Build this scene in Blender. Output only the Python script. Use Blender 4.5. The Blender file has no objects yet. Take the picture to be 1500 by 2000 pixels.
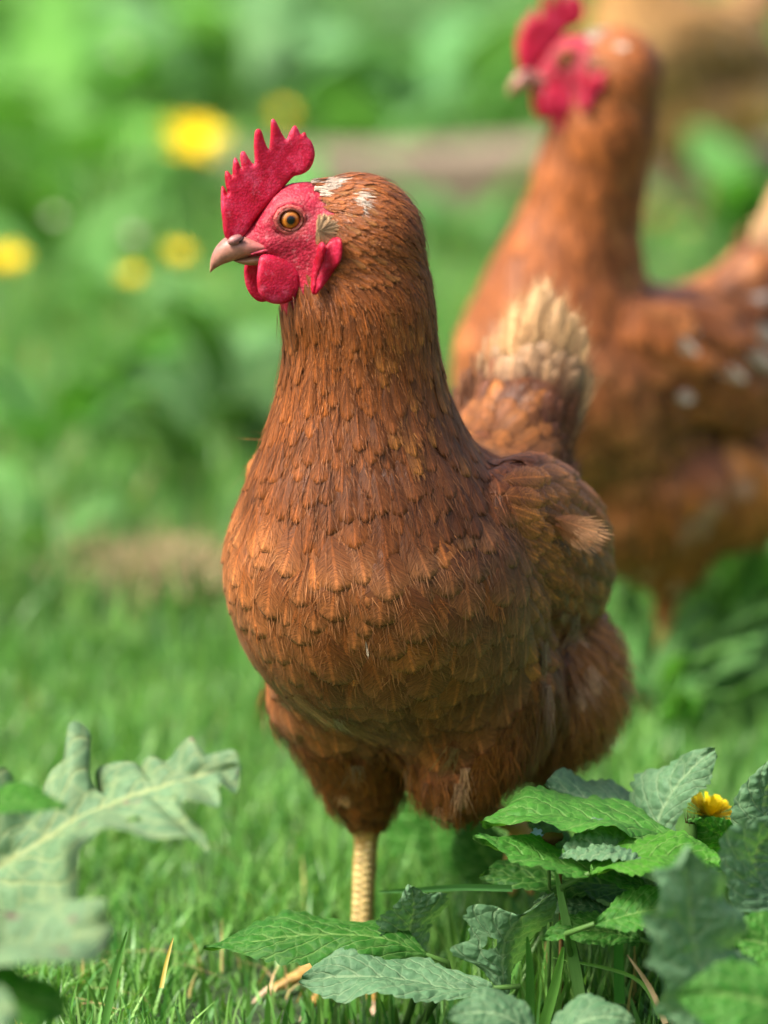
import bpy, math, random
import numpy as np
from mathutils import Vector, Matrix
from mathutils.bvhtree import BVHTree

random.seed(7)
rng = np.random.default_rng(7)
SC = bpy.context.scene
COL = SC.collection
R = math.radians

# ------------------------------------------------------------------ camera
PITCH = R(11.7)
CAM_H = 0.581
F_PX = 7500.0                      # focal length in photograph pixels (135 mm on 36 mm)
cam_d = bpy.data.cameras.new('camera')
cam = bpy.data.objects.new('camera', cam_d); COL.objects.link(cam)
cam.location = (0, 0, CAM_H)
cam.rotation_euler = (math.pi/2 - PITCH, 0, 0)
cam_d.sensor_fit = 'VERTICAL'; cam_d.sensor_height = 36; cam_d.lens = 135
cam_d.clip_start = 0.05; cam_d.clip_end = 2000
cam_d.dof.use_dof = True
cam_d.dof.focus_distance = 1.665
cam_d.dof.aperture_fstop = 4.2
SC.camera = cam

# ------------------------------------------------------------------ sky, sun, exposure
SUN_EL, SUN_AZ = 55, -116            # azimuth clockwise from +Y (away from the camera)
w = bpy.data.worlds.new('World'); SC.world = w; w.use_nodes = True
nt = w.node_tree
bg = nt.nodes['Background']
sky = nt.nodes.new('ShaderNodeTexSky'); sky.sky_type = 'NISHITA'; sky.sun_disc = False
sky.sun_elevation = R(SUN_EL); sky.sun_rotation = R(SUN_AZ)
sky.air_density = 1.0; sky.dust_density = 8.0; sky.ozone_density = 1.0
nt.links.new(sky.outputs[0], bg.inputs[0]); bg.inputs[1].default_value = 0.13
sd = bpy.data.lights.new('sun', 'SUN'); sd.energy = 2.9; sd.angle = R(12); sd.color = (1, .97, .92)
so = bpy.data.objects.new('sun', sd); COL.objects.link(so)
sv = Vector((math.sin(R(SUN_AZ))*math.cos(R(SUN_EL)), math.cos(R(SUN_AZ))*math.cos(R(SUN_EL)), math.sin(R(SUN_EL))))
so.rotation_euler = sv.to_track_quat('Z', 'Y').to_euler(); so.location = (0, 0, 5)
SC.view_settings.view_transform = 'Standard'; SC.view_settings.look = 'None'
SC.view_settings.gamma = 1; SC.view_settings.use_curve_mapping = False
SC.view_settings.exposure = 1.02
SC.render.engine = 'CYCLES'
SC.cycles.use_denoising = True
SC.cycles.max_bounces = 5; SC.cycles.diffuse_bounces = 3; SC.cycles.glossy_bounces = 2
SC.cycles.use_adaptive_sampling = True; SC.cycles.adaptive_threshold = 0.015
SC.cycles.transparent_max_bounces = 24
SC.cycles.sample_clamp_indirect = 6

# ------------------------------------------------------------------ helpers
CF = np.array([0, math.cos(PITCH), -math.sin(PITCH)])
CU = np.array([0, math.sin(PITCH), math.cos(PITCH)])
def P(px, py, Y):
    """world point at depth Y that the photograph shows at (px, py)"""
    d = np.array([(px-750)/F_PX, 0, 0]) + CU*((1000-py)/F_PX) + CF
    return np.array([0, 0, CAM_H]) + d*(Y/d[1])
def G(px, py):
    """ground point seen at (px, py)"""
    d = np.array([(px-750)/F_PX, 0, 0]) + CU*((1000-py)/F_PX) + CF
    return np.array([0, 0, CAM_H]) + d*(-CAM_H/d[2])
def nrm(v):
    v = np.asarray(v, float); return v/(np.linalg.norm(v)+1e-12)
def S(r, g, b):
    f = lambda c: (c/255/12.92) if c/255 <= .04045 else ((c/255+.055)/1.055)**2.4
    return (f(r), f(g), f(b))

class Geo:
    """vertices, faces, uv and colour collected for ONE mesh object"""
    def __init__(s): s.v = []; s.f = []; s.uv = []; s.c = []; s.m = []
    def add(s, v, f, uv=None, c=None, mat=0):
        o = len(s.v)
        s.v.extend(np.asarray(v, float).tolist())
        if isinstance(f, np.ndarray): s.f.extend((f+o).tolist())
        else: s.f.extend(tuple(i+o for i in q) for q in f)
        n = len(v)
        s.uv.extend(map(tuple, uv) if uv is not None else [(0., 0.)]*n)
        if c is None: s.c.extend([(1., 1., 1.)]*n)
        elif np.ndim(c) == 1: s.c.extend([tuple(c)]*n)
        else: s.c.extend(np.asarray(c, float).tolist())
        s.m.extend([mat]*len(f))
    def build(s, name, mats, parent=None, smooth=True):
        me = bpy.data.meshes.new(name)
        me.from_pydata(s.v, [], s.f)
        if s.v:
            a = me.attributes.new('fuv', 'FLOAT2', 'POINT'); a.data.foreach_set('vector', np.array(s.uv, np.float32).ravel())
            cc = np.ones((len(s.v), 4), np.float32); cc[:, :3] = np.array(s.c)
            a = me.attributes.new('fcol', 'FLOAT_COLOR', 'POINT'); a.data.foreach_set('color', cc.ravel())
        if not isinstance(mats, (list, tuple)): mats = [mats]
        for m in mats: me.materials.append(m)
        if len(mats) > 1: me.polygons.foreach_set('material_index', np.array(s.m, np.int32))
        if smooth: me.polygons.foreach_set('use_smooth', np.ones(len(me.polygons), bool))
        me.update()
        o = bpy.data.objects.new(name, me); COL.objects.link(o)
        if parent is not None: o.parent = parent; o.matrix_parent_inverse = parent.matrix_world.inverted()
        return o
def empty(name, loc, label, cat, group=None):
    o = bpy.data.objects.new(name, None); COL.objects.link(o); o.location = tuple(loc)
    o.empty_display_size = .02
    o['label'] = label; o['category'] = cat
    if group: o['group'] = group
    bpy.context.view_layer.update()
    return o
def tag(o, label=None, cat=None, group=None, kind=None):
    for k, v in (('label', label), ('category', cat), ('group', group), ('kind', kind)):
        if v: o[k] = v
    return o

# ------------------------------------------------------------------ materials
def mat(name):
    m = bpy.data.materials.new(name); m.use_nodes = True
    n = m.node_tree.nodes; l = m.node_tree.links
    b = n['Principled BSDF']; return m, n, l, b
def attr(n, name):
    a = n.new('ShaderNodeAttribute'); a.attribute_name = name; return a
def math_(n, l, op, a, b=None, c=None):
    x = n.new('ShaderNodeMath'); x.operation = op
    for i, q in enumerate((a, b, c)):
        if q is None: continue
        if isinstance(q, (int, float)): x.inputs[i].default_value = q
        else: l.new(q, x.inputs[i])
    return x.outputs[0]
def ramp(n, l, fac, stops):
    r = n.new('ShaderNodeValToRGB'); e = r.color_ramp.elements
    while len(e) < len(stops): e.new(.5)
    for i, (p, c) in enumerate(stops):
        e[i].position = p; e[i].color = (*c, 1) if len(c) == 3 else c
    l.new(fac, r.inputs[0]); return r.outputs[0]
def mixc(n, l, fac, a, b, typ='MIX'):
    x = n.new('ShaderNodeMix'); x.data_type = 'RGBA'; x.blend_type = typ
    for s, q in ((0, fac), (6, a), (7, b)):
        if isinstance(q, (int, float)): x.inputs[s].default_value = q
        elif isinstance(q, tuple): x.inputs[s].default_value = (*q, 1)
        else: l.new(q, x.inputs[s])
    return x.outputs[2]
def noise(n, l, vec, scale, detail=3, rough=.55):
    x = n.new('ShaderNodeTexNoise'); x.inputs['Scale'].default_value = scale
    x.inputs['Detail'].default_value = detail; x.inputs['Roughness'].default_value = rough
    if vec is not None: l.new(vec, x.inputs['Vector'])
    return x.outputs['Fac']
def bump(n, l, b, h, strength, dist):
    x = n.new('ShaderNodeBump'); x.inputs['Strength'].default_value = strength; x.inputs['Distance'].default_value = dist
    l.new(h, x.inputs['Height']); l.new(x.outputs[0], b.inputs['Normal']); return x

def feather_material():
    m, n, l, b = mat('feather')
    uv = attr(n, 'fuv'); c = attr(n, 'fcol')
    sep = n.new('ShaderNodeSeparateXYZ'); l.new(uv.outputs['Vector'], sep.inputs[0])
    t, v = sep.outputs[0], sep.outputs[1]
    av = math_(n, l, 'ABSOLUTE', v)
    # barbs: oblique fine stripes leaving the shaft
    ph = math_(n, l, 'SUBTRACT', t, math_(n, l, 'MULTIPLY', av, .38))
    comb = n.new('ShaderNodeCombineXYZ')
    l.new(math_(n, l, 'MULTIPLY', ph, 34.), comb.inputs[0]); l.new(math_(n, l, 'MULTIPLY', v, 1.2), comb.inputs[1])
    geo = n.new('ShaderNodeObjectInfo')
    l.new(math_(n, l, 'MULTIPLY', c.outputs['Fac'], 91.), comb.inputs[2])
    bar = noise(n, l, comb.outputs[0], 1.0, 3, .7)
    fac = ramp(n, l, bar, [(.30, (.45, .42, .38)), (.5, (1, 1, 1)), (.70, (1.5, 1.5, 1.5))])
    col = mixc(n, l, 1., c.outputs['Color'], fac, 'MULTIPLY')
    sh = ramp(n, l, av, [(0, (1, 1, 1)), (.035, (1, 1, 1)), (.09, (0, 0, 0))])
    shf = math_(n, l, 'MULTIPLY', sh, .85)
    col = mixc(n, l, shf, col, mixc(n, l, 1., col, (1.7, 1.6, 1.5), 'MULTIPLY'))
    l.new(col, b.inputs['Base Color'])
    b.inputs['Roughness'].default_value = .40
    b.inputs['Specular IOR Level'].default_value = .38
    b.inputs['Sheen Weight'].default_value = .04; b.inputs['Sheen Roughness'].default_value = .4
    bump(n, l, b, bar, .55, .0006)
    tr = n.new('ShaderNodeBsdfTranslucent'); l.new(col, tr.inputs[0])
    mx = n.new('ShaderNodeMixShader'); mx.inputs[0].default_value = .14
    l.new(b.outputs[0], mx.inputs[1]); l.new(tr.outputs[0], mx.inputs[2])
    # the rim of the vane frays into separate barbs
    c2 = n.new('ShaderNodeCombineXYZ')
    l.new(math_(n, l, 'MULTIPLY', ph, 46.), c2.inputs[0]); l.new(math_(n, l, 'MULTIPLY', v, .7), c2.inputs[1])
    l.new(math_(n, l, 'MULTIPLY', c.outputs['Fac'], 57.), c2.inputs[2])
    b2 = noise(n, l, c2.outputs[0], 1.0, 2, .6)
    rim = math_(n, l, 'MAXIMUM', ramp(n, l, av, [(.45, (0, 0, 0)), (1, (1, 1, 1))]), ramp(n, l, t, [(.72, (0, 0, 0)), (1, (1, 1, 1))]))
    thr = math_(n, l, 'ADD', math_(n, l, 'MULTIPLY', rim, .39), .11)
    al = math_(n, l, 'MULTIPLY', math_(n, l, 'SUBTRACT', b2, thr), 14.)
    al = math_(n, l, 'ADD', al, .5); al_n = al.node; al_n.use_clamp = True
    tp = n.new('ShaderNodeBsdfTransparent'); m2 = n.new('ShaderNodeMixShader')
    l.new(al, m2.inputs[0]); l.new(tp.outputs[0], m2.inputs[1]); l.new(mx.outputs[0], m2.inputs[2])
    l.new(m2.outputs[0], n['Material Output'].inputs[0])
    return m

def skin_material():
    """bare parts of the bird: the colour of each region is stored on the vertices"""
    m, n, l, b = mat('bird_skin')
    c = attr(n, 'fcol'); tc = n.new('ShaderNodeTexCoord').outputs['Object']
    vo = n.new('ShaderNodeTexVoronoi'); vo.inputs['Scale'].default_value = 850; l.new(tc, vo.inputs['Vector'])
    ns = noise(n, l, tc, 260, 4, .6)
    f = ramp(n, l, vo.outputs['Distance'], [(0, (1.15, 1.15, 1.2)), (.6, (.72, .66, .68))])
    col = mixc(n, l, .8, c.outputs['Color'], f, 'MULTIPLY')
    col = mixc(n, l, 1., col, ramp(n, l, ns, [(.3, (.7, .66, .68)), (.7, (1.25, 1.3, 1.3))]), 'MULTIPLY')
    fl = ramp(n, l, noise(n, l, tc, 330, 5, .7), [(.55, (0, 0, 0)), (.72, (.55, .55, .55))])
    col = mixc(n, l, fl, col, mixc(n, l, .35, c.outputs['Color'], (.9, .75, .7)))
    dk_ = ramp(n, l, noise(n, l, tc, 90, 4, .6), [(.30, (.55, .5, .52)), (.52, (1, 1, 1))])
    col = mixc(n, l, 1., col, dk_, 'MULTIPLY')
    l.new(col, b.inputs['Base Color'])
    b.inputs['Roughness'].default_value = .55; b.inputs['Specular IOR Level'].default_value = .3
    b.inputs['Subsurface Weight'].default_value = .18; b.inputs['Subsurface Scale'].default_value = .003
    b.inputs['Subsurface Radius'].default_value = (1, .25, .15)
    h = math_(n, l, 'ADD', math_(n, l, 'MULTIPLY', vo.outputs['Distance'], -.8), ns)
    bump(n, l, b, h, .45, .0008)
    return m

def comb_material():
    m, n, l, b = mat('comb_flesh')
    tc = n.new('ShaderNodeTexCoord').outputs['Object']
    vo = n.new('ShaderNodeTexVoronoi'); vo.inputs['Scale'].default_value = 1000; l.new(tc, vo.inputs['Vector'])
    ns = noise(n, l, tc, 120, 4, .6)
    col = ramp(n, l, ns, [(.3, S(188, 14, 46)), (.5, S(212, 28, 70)), (.72, S(226, 78, 112))])
    f = ramp(n, l, vo.outputs['Distance'], [(0, (1.12, 1.15, 1.15)), (.65, (.74, .64, .68))])
    col = mixc(n, l, .9, col, f, 'MULTIPLY')
    fl = ramp(n, l, noise(n, l, tc, 260, 5, .7), [(.56, (0, 0, 0)), (.74, (.4, .4, .4))])
    col = mixc(n, l, fl, col, S(238, 130, 150))
    col = mixc(n, l, 1., col, ramp(n, l, noise(n, l, tc, 60, 3, .6), [(.32, (.72, .66, .68)), (.55, (1, 1, 1))]), 'MULTIPLY')
    l.new(col, b.inputs['Base Color'])
    b.inputs['Roughness'].default_value = .48; b.inputs['Specular IOR Level'].default_value = .35
    b.inputs['Subsurface Weight'].default_value = .35; b.inputs['Subsurface Scale'].default_value = .004
    b.inputs['Subsurface Radius'].default_value = (1, .2, .12)
    h = math_(n, l, 'MULTIPLY', vo.outputs['Distance'], -1.)
    bump(n, l, b, h, .3, .0006)
    tr = n.new('ShaderNodeBsdfTranslucent'); tr.inputs[0].default_value = (*S(240, 20, 30), 1)
    mx = n.new('ShaderNodeMixShader'); mx.inputs[0].default_value = .22
    l.new(b.outputs[0], mx.inputs[1]); l.new(tr.outputs[0], mx.inputs[2])
    l.new(mx.outputs[0], n['Material Output'].inputs[0])
    return m

def beak_material():
    m, n, l, b = mat('beak_horn')
    c = attr(n, 'fcol'); tc = n.new('ShaderNodeTexCoord').outputs['Object']
    ns = noise(n, l, tc, 300, 4, .6)
    col = mixc(n, l, 1., c.outputs['Color'], ramp(n, l, ns, [(.3, (.7, .68, .66)), (.7, (1.2, 1.2, 1.2))]), 'MULTIPLY')
    l.new(col, b.inputs['Base Color'])
    b.inputs['Roughness'].default_value = .45; b.inputs['Subsurface Weight'].default_value = .15
    b.inputs['Subsurface Scale'].default_value = .002
    bump(n, l, b, ns, .25, .0005)
    return m

def plain(name, col, rough=.5, spec=.5, coat=0, scale=80, var=.25, bmp=.15, bd=.001):
    m, n, l, b = mat(name)
    tc = n.new('ShaderNodeTexCoord').outputs['Object']
    ns = noise(n, l, tc, scale, 4, .6)
    c = mixc(n, l, 1., col, ramp(n, l, ns, [(.25, (1-var,)*3), (.75, (1+var,)*3)]), 'MULTIPLY')
    l.new(c, b.inputs['Base Color'])
    b.inputs['Roughness'].default_value = rough; b.inputs['Specular IOR Level'].default_value = spec
    b.inputs['Coat Weight'].default_value = coat
    if bmp: bump(n, l, b, ns, bmp, bd)
    return m

def iris_material():
    m, n, l, b = mat('iris')
    uv = attr(n, 'fuv'); sep = n.new('ShaderNodeSeparateXYZ'); l.new(uv.outputs['Vector'], sep.inputs[0])
    r, a = sep.outputs[0], sep.outputs[1]
    comb = n.new('ShaderNodeCombineXYZ'); l.new(math_(n, l, 'MULTIPLY', a, 40.), comb.inputs[0]); l.new(math_(n, l, 'MULTIPLY', r, 2.), comb.inputs[1])
    ns = noise(n, l, comb.outputs[0], 1., 3)
    col = ramp(n, l, r, [(0, (.002, .002, .002)), (.36, (.002, .002, .002)), (.41, S(120, 62, 8)), (.62, S(196, 118, 30)), (.8, S(150, 74, 16)), (.93, S(40, 20, 10)), (1, S(20, 10, 8))])
    col = mixc(n, l, .6, col, ramp(n, l, ns, [(.3, (.7, .7, .7)), (.7, (1.3, 1.3, 1.3))]), 'MULTIPLY')
    l.new(col, b.inputs['Base Color'])
    b.inputs['Roughness'].default_value = .25; b.inputs['Coat Weight'].default_value = .5; b.inputs['Coat Roughness'].default_value = .03
    return m

def leaf_material(name, top, under, vein, nv=9., vein_f=.55, rough=.5, transl=.28, spot=None, fine=1.):
    m, n, l, b = mat(name)
    uv = attr(n, 'fuv'); c = attr(n, 'fcol')
    tc = n.new('ShaderNodeTexCoord').outputs['Object']
    sep = n.new('ShaderNodeSeparateXYZ'); l.new(uv.outputs['Vector'], sep.inputs[0])
    t, v = sep.outputs[0], sep.outputs[1]
    av = math_(n, l, 'ABSOLUTE', v)
    ns = noise(n, l, tc, 55, 5, .6); ns2 = noise(n, l, tc, 420, 3, .6)
    g = n.new('ShaderNodeNewGeometry')
    col = mixc(n, l, g.outputs['Backfacing'], top, under)
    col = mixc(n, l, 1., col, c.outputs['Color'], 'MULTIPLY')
    col = mixc(n, l, 1., col, ramp(n, l, ns, [(.25, (.66, .70, .66)), (.5, (1, 1, 1)), (.78, (1.32, 1.26, 1.3))]), 'MULTIPLY')
    col = mixc(n, l, .7, col, ramp(n, l, ns2, [(.3, (.75, .78, .75)), (.7, (1.25, 1.22, 1.25))]), 'MULTIPLY')
    # side veins leave the midrib obliquely
    ph = math_(n, l, 'SUBTRACT', math_(n, l, 'MULTIPLY', t, nv), math_(n, l, 'MULTIPLY', av, nv*.30))
    ph = math_(n, l, 'ADD', ph, math_(n, l, 'MULTIPLY', math_(n, l, 'SUBTRACT', ns, .5), .35))
    fr = math_(n, l, 'ABSOLUTE', math_(n, l, 'SUBTRACT', math_(n, l, 'FRACT', ph), .5))
    sv_ = ramp(n, l, fr, [(0, (1, 1, 1)), (.035, (1, 1, 1)), (.09, (0, 0, 0))])
    mid = ramp(n, l, av, [(0, (1, 1, 1)), (.028, (1, 1, 1)), (.06, (0, 0, 0))])
    vo = n.new('ShaderNodeTexVoronoi'); vo.feature = 'DISTANCE_TO_EDGE'; vo.inputs['Scale'].default_value = 150*fine; l.new(tc, vo.inputs['Vector'])
    net = ramp(n, l, vo.outputs['Distance'], [(0, (1, 1, 1)), (.05, (.4, .4, .4)), (.16, (0, 0, 0))])
    col = mixc(n, l, math_(n, l, 'MULTIPLY', net, .28), col, vein)
    col = mixc(n, l, math_(n, l, 'MULTIPLY', sv_, vein_f), col, vein)
    col = mixc(n, l, math_(n, l, 'MULTIPLY', mid, min(1, vein_f*1.6)), col, vein)
    if spot is not None:
        sp = noise(n, l, tc, 75, 2, .5)
        col = mixc(n, l, ramp(n, l, sp, [(.66, (0, 0, 0)), (.72, (.75, .75, .75))]), col, spot)
    l.new(col, b.inputs['Base Color'])
    b.inputs['Roughness'].default_value = rough+.12; b.inputs['Specular IOR Level'].default_value = .25
    h = math_(n, l, 'ADD', math_(n, l, 'MULTIPLY', vo.outputs['Distance'], 1.6), math_(n, l, 'MULTIPLY', sv_, -.5))
    h = math_(n, l, 'ADD', h, math_(n, l, 'MULTIPLY', ns2, .4))
    bump(n, l, b, h, .6, .0016)
    tr = n.new('ShaderNodeBsdfTranslucent')
    l.new(mixc(n, l, 1., col, (1.1, 1.35, .45), 'MULTIPLY'), tr.inputs[0])
    mx = n.new('ShaderNodeMixShader'); mx.inputs[0].default_value = transl
    l.new(b.outputs[0], mx.inputs[1]); l.new(tr.outputs[0], mx.inputs[2])
    l.new(mx.outputs[0], n['Material Output'].inputs[0])
    return m

def grass_material(name='grass_blade', transl=.3, rough=.42):
    m, n, l, b = mat(name)
    uv = attr(n, 'fuv'); c = attr(n, 'fcol')
    sep = n.new('ShaderNodeSeparateXYZ'); l.new(uv.outputs['Vector'], sep.inputs[0])
    comb = n.new('ShaderNodeCombineXYZ'); l.new(math_(n, l, 'MULTIPLY', sep.outputs[1], 6.), comb.inputs[0]); l.new(sep.outputs[0], comb.inputs[1])
    ns = noise(n, l, comb.outputs[0], 2., 3)
    col = mixc(n, l, .8, c.outputs['Color'], ramp(n, l, ns, [(.3, (.72, .75, .7)), (.7, (1.25, 1.22, 1.25))]), 'MULTIPLY')
    l.new(col, b.inputs['Base Color']); b.inputs['Roughness'].default_value = rough
    b.inputs['Specular IOR Level'].default_value = .45
    tr = n.new('ShaderNodeBsdfTranslucent'); l.new(mixc(n, l, 1., col, (1.15, 1.3, .5), 'MULTIPLY'), tr.inputs[0])
    mx = n.new('ShaderNodeMixShader'); mx.inputs[0].default_value = transl
    l.new(b.outputs[0], mx.inputs[1]); l.new(tr.outputs[0], mx.inputs[2])
    l.new(mx.outputs[0], n['Material Output'].inputs[0])
    return m

def ground_material():
    m, n, l, b = mat('turf_soil')
    tc = n.new('ShaderNodeNewGeometry').outputs['Position']
    a = noise(n, l, tc, 3.0, 5, .6); d = noise(n, l, tc, 60, 5, .65)
    col = ramp(n, l, a, [(.3, (.018, .040, .010)), (.55, (.03, .068, .014)), (.75, (.055, .085, .02))])
    col = mixc(n, l, 1., col, ramp(n, l, d, [(.3, (.5, .5, .5)), (.7, (1.5, 1.45, 1.4))]), 'MULTIPLY')
    l.new(col, b.inputs['Base Color']); b.inputs['Roughness'].default_value = .9
    bump(n, l, b, d, .8, .01)
    return m

def wood_material():
    m, n, l, b = mat('weathered_wood')
    tc = n.new('ShaderNodeTexCoord').outputs['Object']
    mp = n.new('ShaderNodeMapping'); mp.inputs['Scale'].default_value = (2, 40, 40); l.new(tc, mp.inputs[0])
    a = noise(n, l, mp.outputs[0], 3, 6, .65)
    col = ramp(n, l, a, [(.25, (.09, .065, .04)), (.5, (.24, .18, .12)), (.75, (.34, .28, .20))])
    l.new(col, b.inputs['Base Color']); b.inputs['Roughness'].default_value = .85
    bump(n, l, b, a, .6, .004)
    return m

M_FEATHER = feather_material(); M_SKIN = skin_material(); M_COMB = comb_material(); M_BEAK = beak_material()
M_IRIS = iris_material()
M_NOSE = plain('nostril_dark', S(40, 20, 16), .6, .3)
M_GRASS = grass_material(); M_STRAW = grass_material('straw', .1, .7)
M_DOCK = leaf_material('dock_leaf', S(100, 132, 94), S(70, 118, 40), S(164, 172, 116), 9, .36, .5, .25, spot=S(120, 72, 84), fine=.6)
M_WRINK = leaf_material('wrinkled_leaf', S(88, 126, 88), S(60, 110, 38), S(134, 160, 118), 8, .45, .5, .25)
M_GREEN = leaf_material('green_leaf', S(62, 118, 40), S(66, 120, 36), S(116, 152, 80), 8, .40, .5, .32)
M_WEED = leaf_material('weed_leaf', S(86, 134, 74), S(60, 112, 34), S(150, 176, 120), 8, .4, .5, .3, fine=.5)
M_PETAL = plain('dandelion_yellow', S(252, 218, 8), .6, .2, 0, 60, .2, 0)
M_STEM = plain('plant_stem', S(70, 106, 44), .6, .3)
M_GROUND = ground_material(); M_WOOD = wood_material()
M_PALE = plain('pale_petal', S(196, 198, 172), .6, .2, 0, 60, .1, 0)
M_BLUE = plain('blue_petal', S(150, 176, 226), .6, .2, 0, 60, .1, 0)
M_DRY = plain('dry_husk', S(96, 74, 40), .8, .2)

# ------------------------------------------------------------------ ground
def ground_z(x, y):
    return (.010*np.sin(x*3.1+1)*np.cos(y*2.3) + .006*np.sin(x*9+y*7))*np.clip((np.abs(y-1.72))*1.5, 0, 1)
g = Geo()
xs = np.concatenate([[-400, -60, -15, -6], np.linspace(-3, 3, 61), [6, 15, 60, 400]])
ys = np.concatenate([[-400, -60, -10, -2], np.linspace(0, 12, 121), [16, 30, 90, 600]])
XX, YY = np.meshgrid(xs, ys, indexing='ij')
ZZ = ground_z(XX, YY)
nx, ny = XX.shape
idx = np.arange(nx*ny).reshape(nx, ny)
fq = np.stack([idx[:-1, :-1], idx[1:, :-1], idx[1:, 1:], idx[:-1, 1:]], -1).reshape(-1, 4)
g.add(np.stack([XX, YY, ZZ], -1).reshape(-1, 3), fq.tolist())
tag(g.build('ground', M_GROUND), 'green turf ground under the hens', 'ground', kind='structure')

# ------------------------------------------------------------------ implicit surfaces
def grid_axes(lo, hi, h): return [np.arange(lo[i], hi[i]+h, h, dtype=np.float32) for i in range(3)]
class SDF:
    def __init__(s, lo, hi, h):
        s.ax = grid_axes(lo, hi, h); s.h = h
        s.F = np.full([len(a) for a in s.ax], 1.0, np.float32)
    def box(s, lo, hi):
        sl = []
        for i in range(3):
            a = int(np.searchsorted(s.ax[i], lo[i])); b = int(np.searchsorted(s.ax[i], hi[i]))
            sl.append(slice(max(a-1, 0), min(b+1, len(s.ax[i]))))
        return tuple(sl)
    def smin(s, sl, d, k):
        a = s.F[sl]
        hh = np.clip(.5+.5*(a-d)/k, 0, 1)
        s.F[sl] = np.where(a > .5, np.minimum(a, d), a*(1-hh)+d*hh-k*hh*(1-hh))
    def coords(s, sl):
        return np.meshgrid(s.ax[0][sl[0]], s.ax[1][sl[1]], s.ax[2][sl[2]], indexing='ij')
    def ell(s, c, r, axes=None, k=.01):
        c = np.asarray(c, float); r = np.asarray(r, float)
        A = np.eye(3) if axes is None else np.array([nrm(a) for a in axes])
        m = r.max()+k*2+.012
        sl = s.box(c-m, c+m); X, Y, Z = s.coords(sl)
        q = [(A[i, 0]*(X-c[0])+A[i, 1]*(Y-c[1])+A[i, 2]*(Z-c[2])) for i in range(3)]
        k0 = np.sqrt(sum((q[i]/r[i])**2 for i in range(3)))
        k1 = np.sqrt(sum((q[i]/r[i]**2)**2 for i in range(3)))+1e-9
        s.smin(sl, (k0*(k0-1)/k1).astype(np.float32), k)
    def cone(s, a, b, ra, rb, k=.01):
        a = np.asarray(a, float); b = np.asarray(b, float)
        m = max(ra, rb)+k*2+.012
        sl = s.box(np.minimum(a, b)-m, np.maximum(a, b)+m); X, Y, Z = s.coords(sl)
        d = b-a; L2 = float(d@d)
        t = np.clip(((X-a[0])*d[0]+(Y-a[1])*d[1]+(Z-a[2])*d[2])/L2, 0, 1)
        dist = np.sqrt((X-a[0]-t*d[0])**2+(Y-a[1]-t*d[1])**2+(Z-a[2]-t*d[2])**2)-(ra+(rb-ra)*t)
        s.smin(sl, dist.astype(np.float32), k)
    def mesh(s, smooth=2):
        F = s.F; ins = F < 0
        nx, ny, nz = F.shape
        cnt = np.zeros((nx-1, ny-1, nz-1), np.int8)
        for i in (0, 1):
            for j in (0, 1):
                for k in (0, 1): cnt += ins[i:nx-1+i, j:ny-1+j, k:nz-1+k]
        act = (cnt > 0) & (cnt < 8)
        I, J, K = np.nonzero(act)
        idx = np.full(act.shape, -1, np.int64); idx[I, J, K] = np.arange(len(I))
        acc = np.zeros((len(I), 3)); num = np.zeros(len(I))
        cor = [(i, j, k) for i in (0, 1) for j in (0, 1) for k in (0, 1)]
        for a in cor:
            for ax in range(3):
                if a[ax]: continue
                b = list(a); b[ax] = 1
                fa = F[I+a[0], J+a[1], K+a[2]]; fb = F[I+b[0], J+b[1], K+b[2]]
                cr = (fa < 0) != (fb < 0)
                t = np.where(cr, fa/(fa-fb+1e-12), 0)
                p = np.stack([np.full(len(I), a[q], float) for q in range(3)], 1)
                p[:, ax] += t
                acc += p*cr[:, None]; num += cr
        acc /= num[:, None]
        o = np.array([s.ax[i][0] for i in range(3)])
        V = o+(np.stack([I, J, K], 1)+acc)*s.h
        Q = []
        for ax in range(3):
            u, v = (ax+1) % 3, (ax+2) % 3
            sh = [slice(None)]*3; s2 = [slice(None)]*3
            sh[ax] = slice(0, -1); s2[ax] = slice(1, None)
            A = ins[tuple(sh)]; B = ins[tuple(s2)]
            pts = np.stack(np.nonzero(A != B), 1)
            ok = (pts[:, u] > 0) & (pts[:, v] > 0) & (pts[:, u] < F.shape[u]-1) & (pts[:, v] < F.shape[v]-1)
            pts = pts[ok]
            if not len(pts): continue
            def cell(du, dv):
                q = pts.copy(); q[:, u] -= du; q[:, v] -= dv
                return idx[q[:, 0], q[:, 1], q[:, 2]]
            q = np.stack([cell(1, 1), cell(0, 1), cell(0, 0), cell(1, 0)], 1)
            fl = ~A[pts[:, 0], pts[:, 1], pts[:, 2]]
            q[fl] = q[fl][:, ::-1]
            Q.append(q)
        Q = np.concatenate(Q)
        e = np.concatenate([Q[:, [0, 1]], Q[:, [1, 2]], Q[:, [2, 3]], Q[:, [3, 0]]])
        for _ in range(smooth):
            a = np.zeros_like(V); c = np.zeros(len(V))
            for d in range(3):
                a[:, d] = np.bincount(e[:, 0], V[e[:, 1], d], len(V))+np.bincount(e[:, 1], V[e[:, 0], d], len(V))
            c = np.bincount(e[:, 0], minlength=len(V))+np.bincount(e[:, 1], minlength=len(V))
            V = V*.4+.6*a/c[:, None]
        return V, Q


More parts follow.
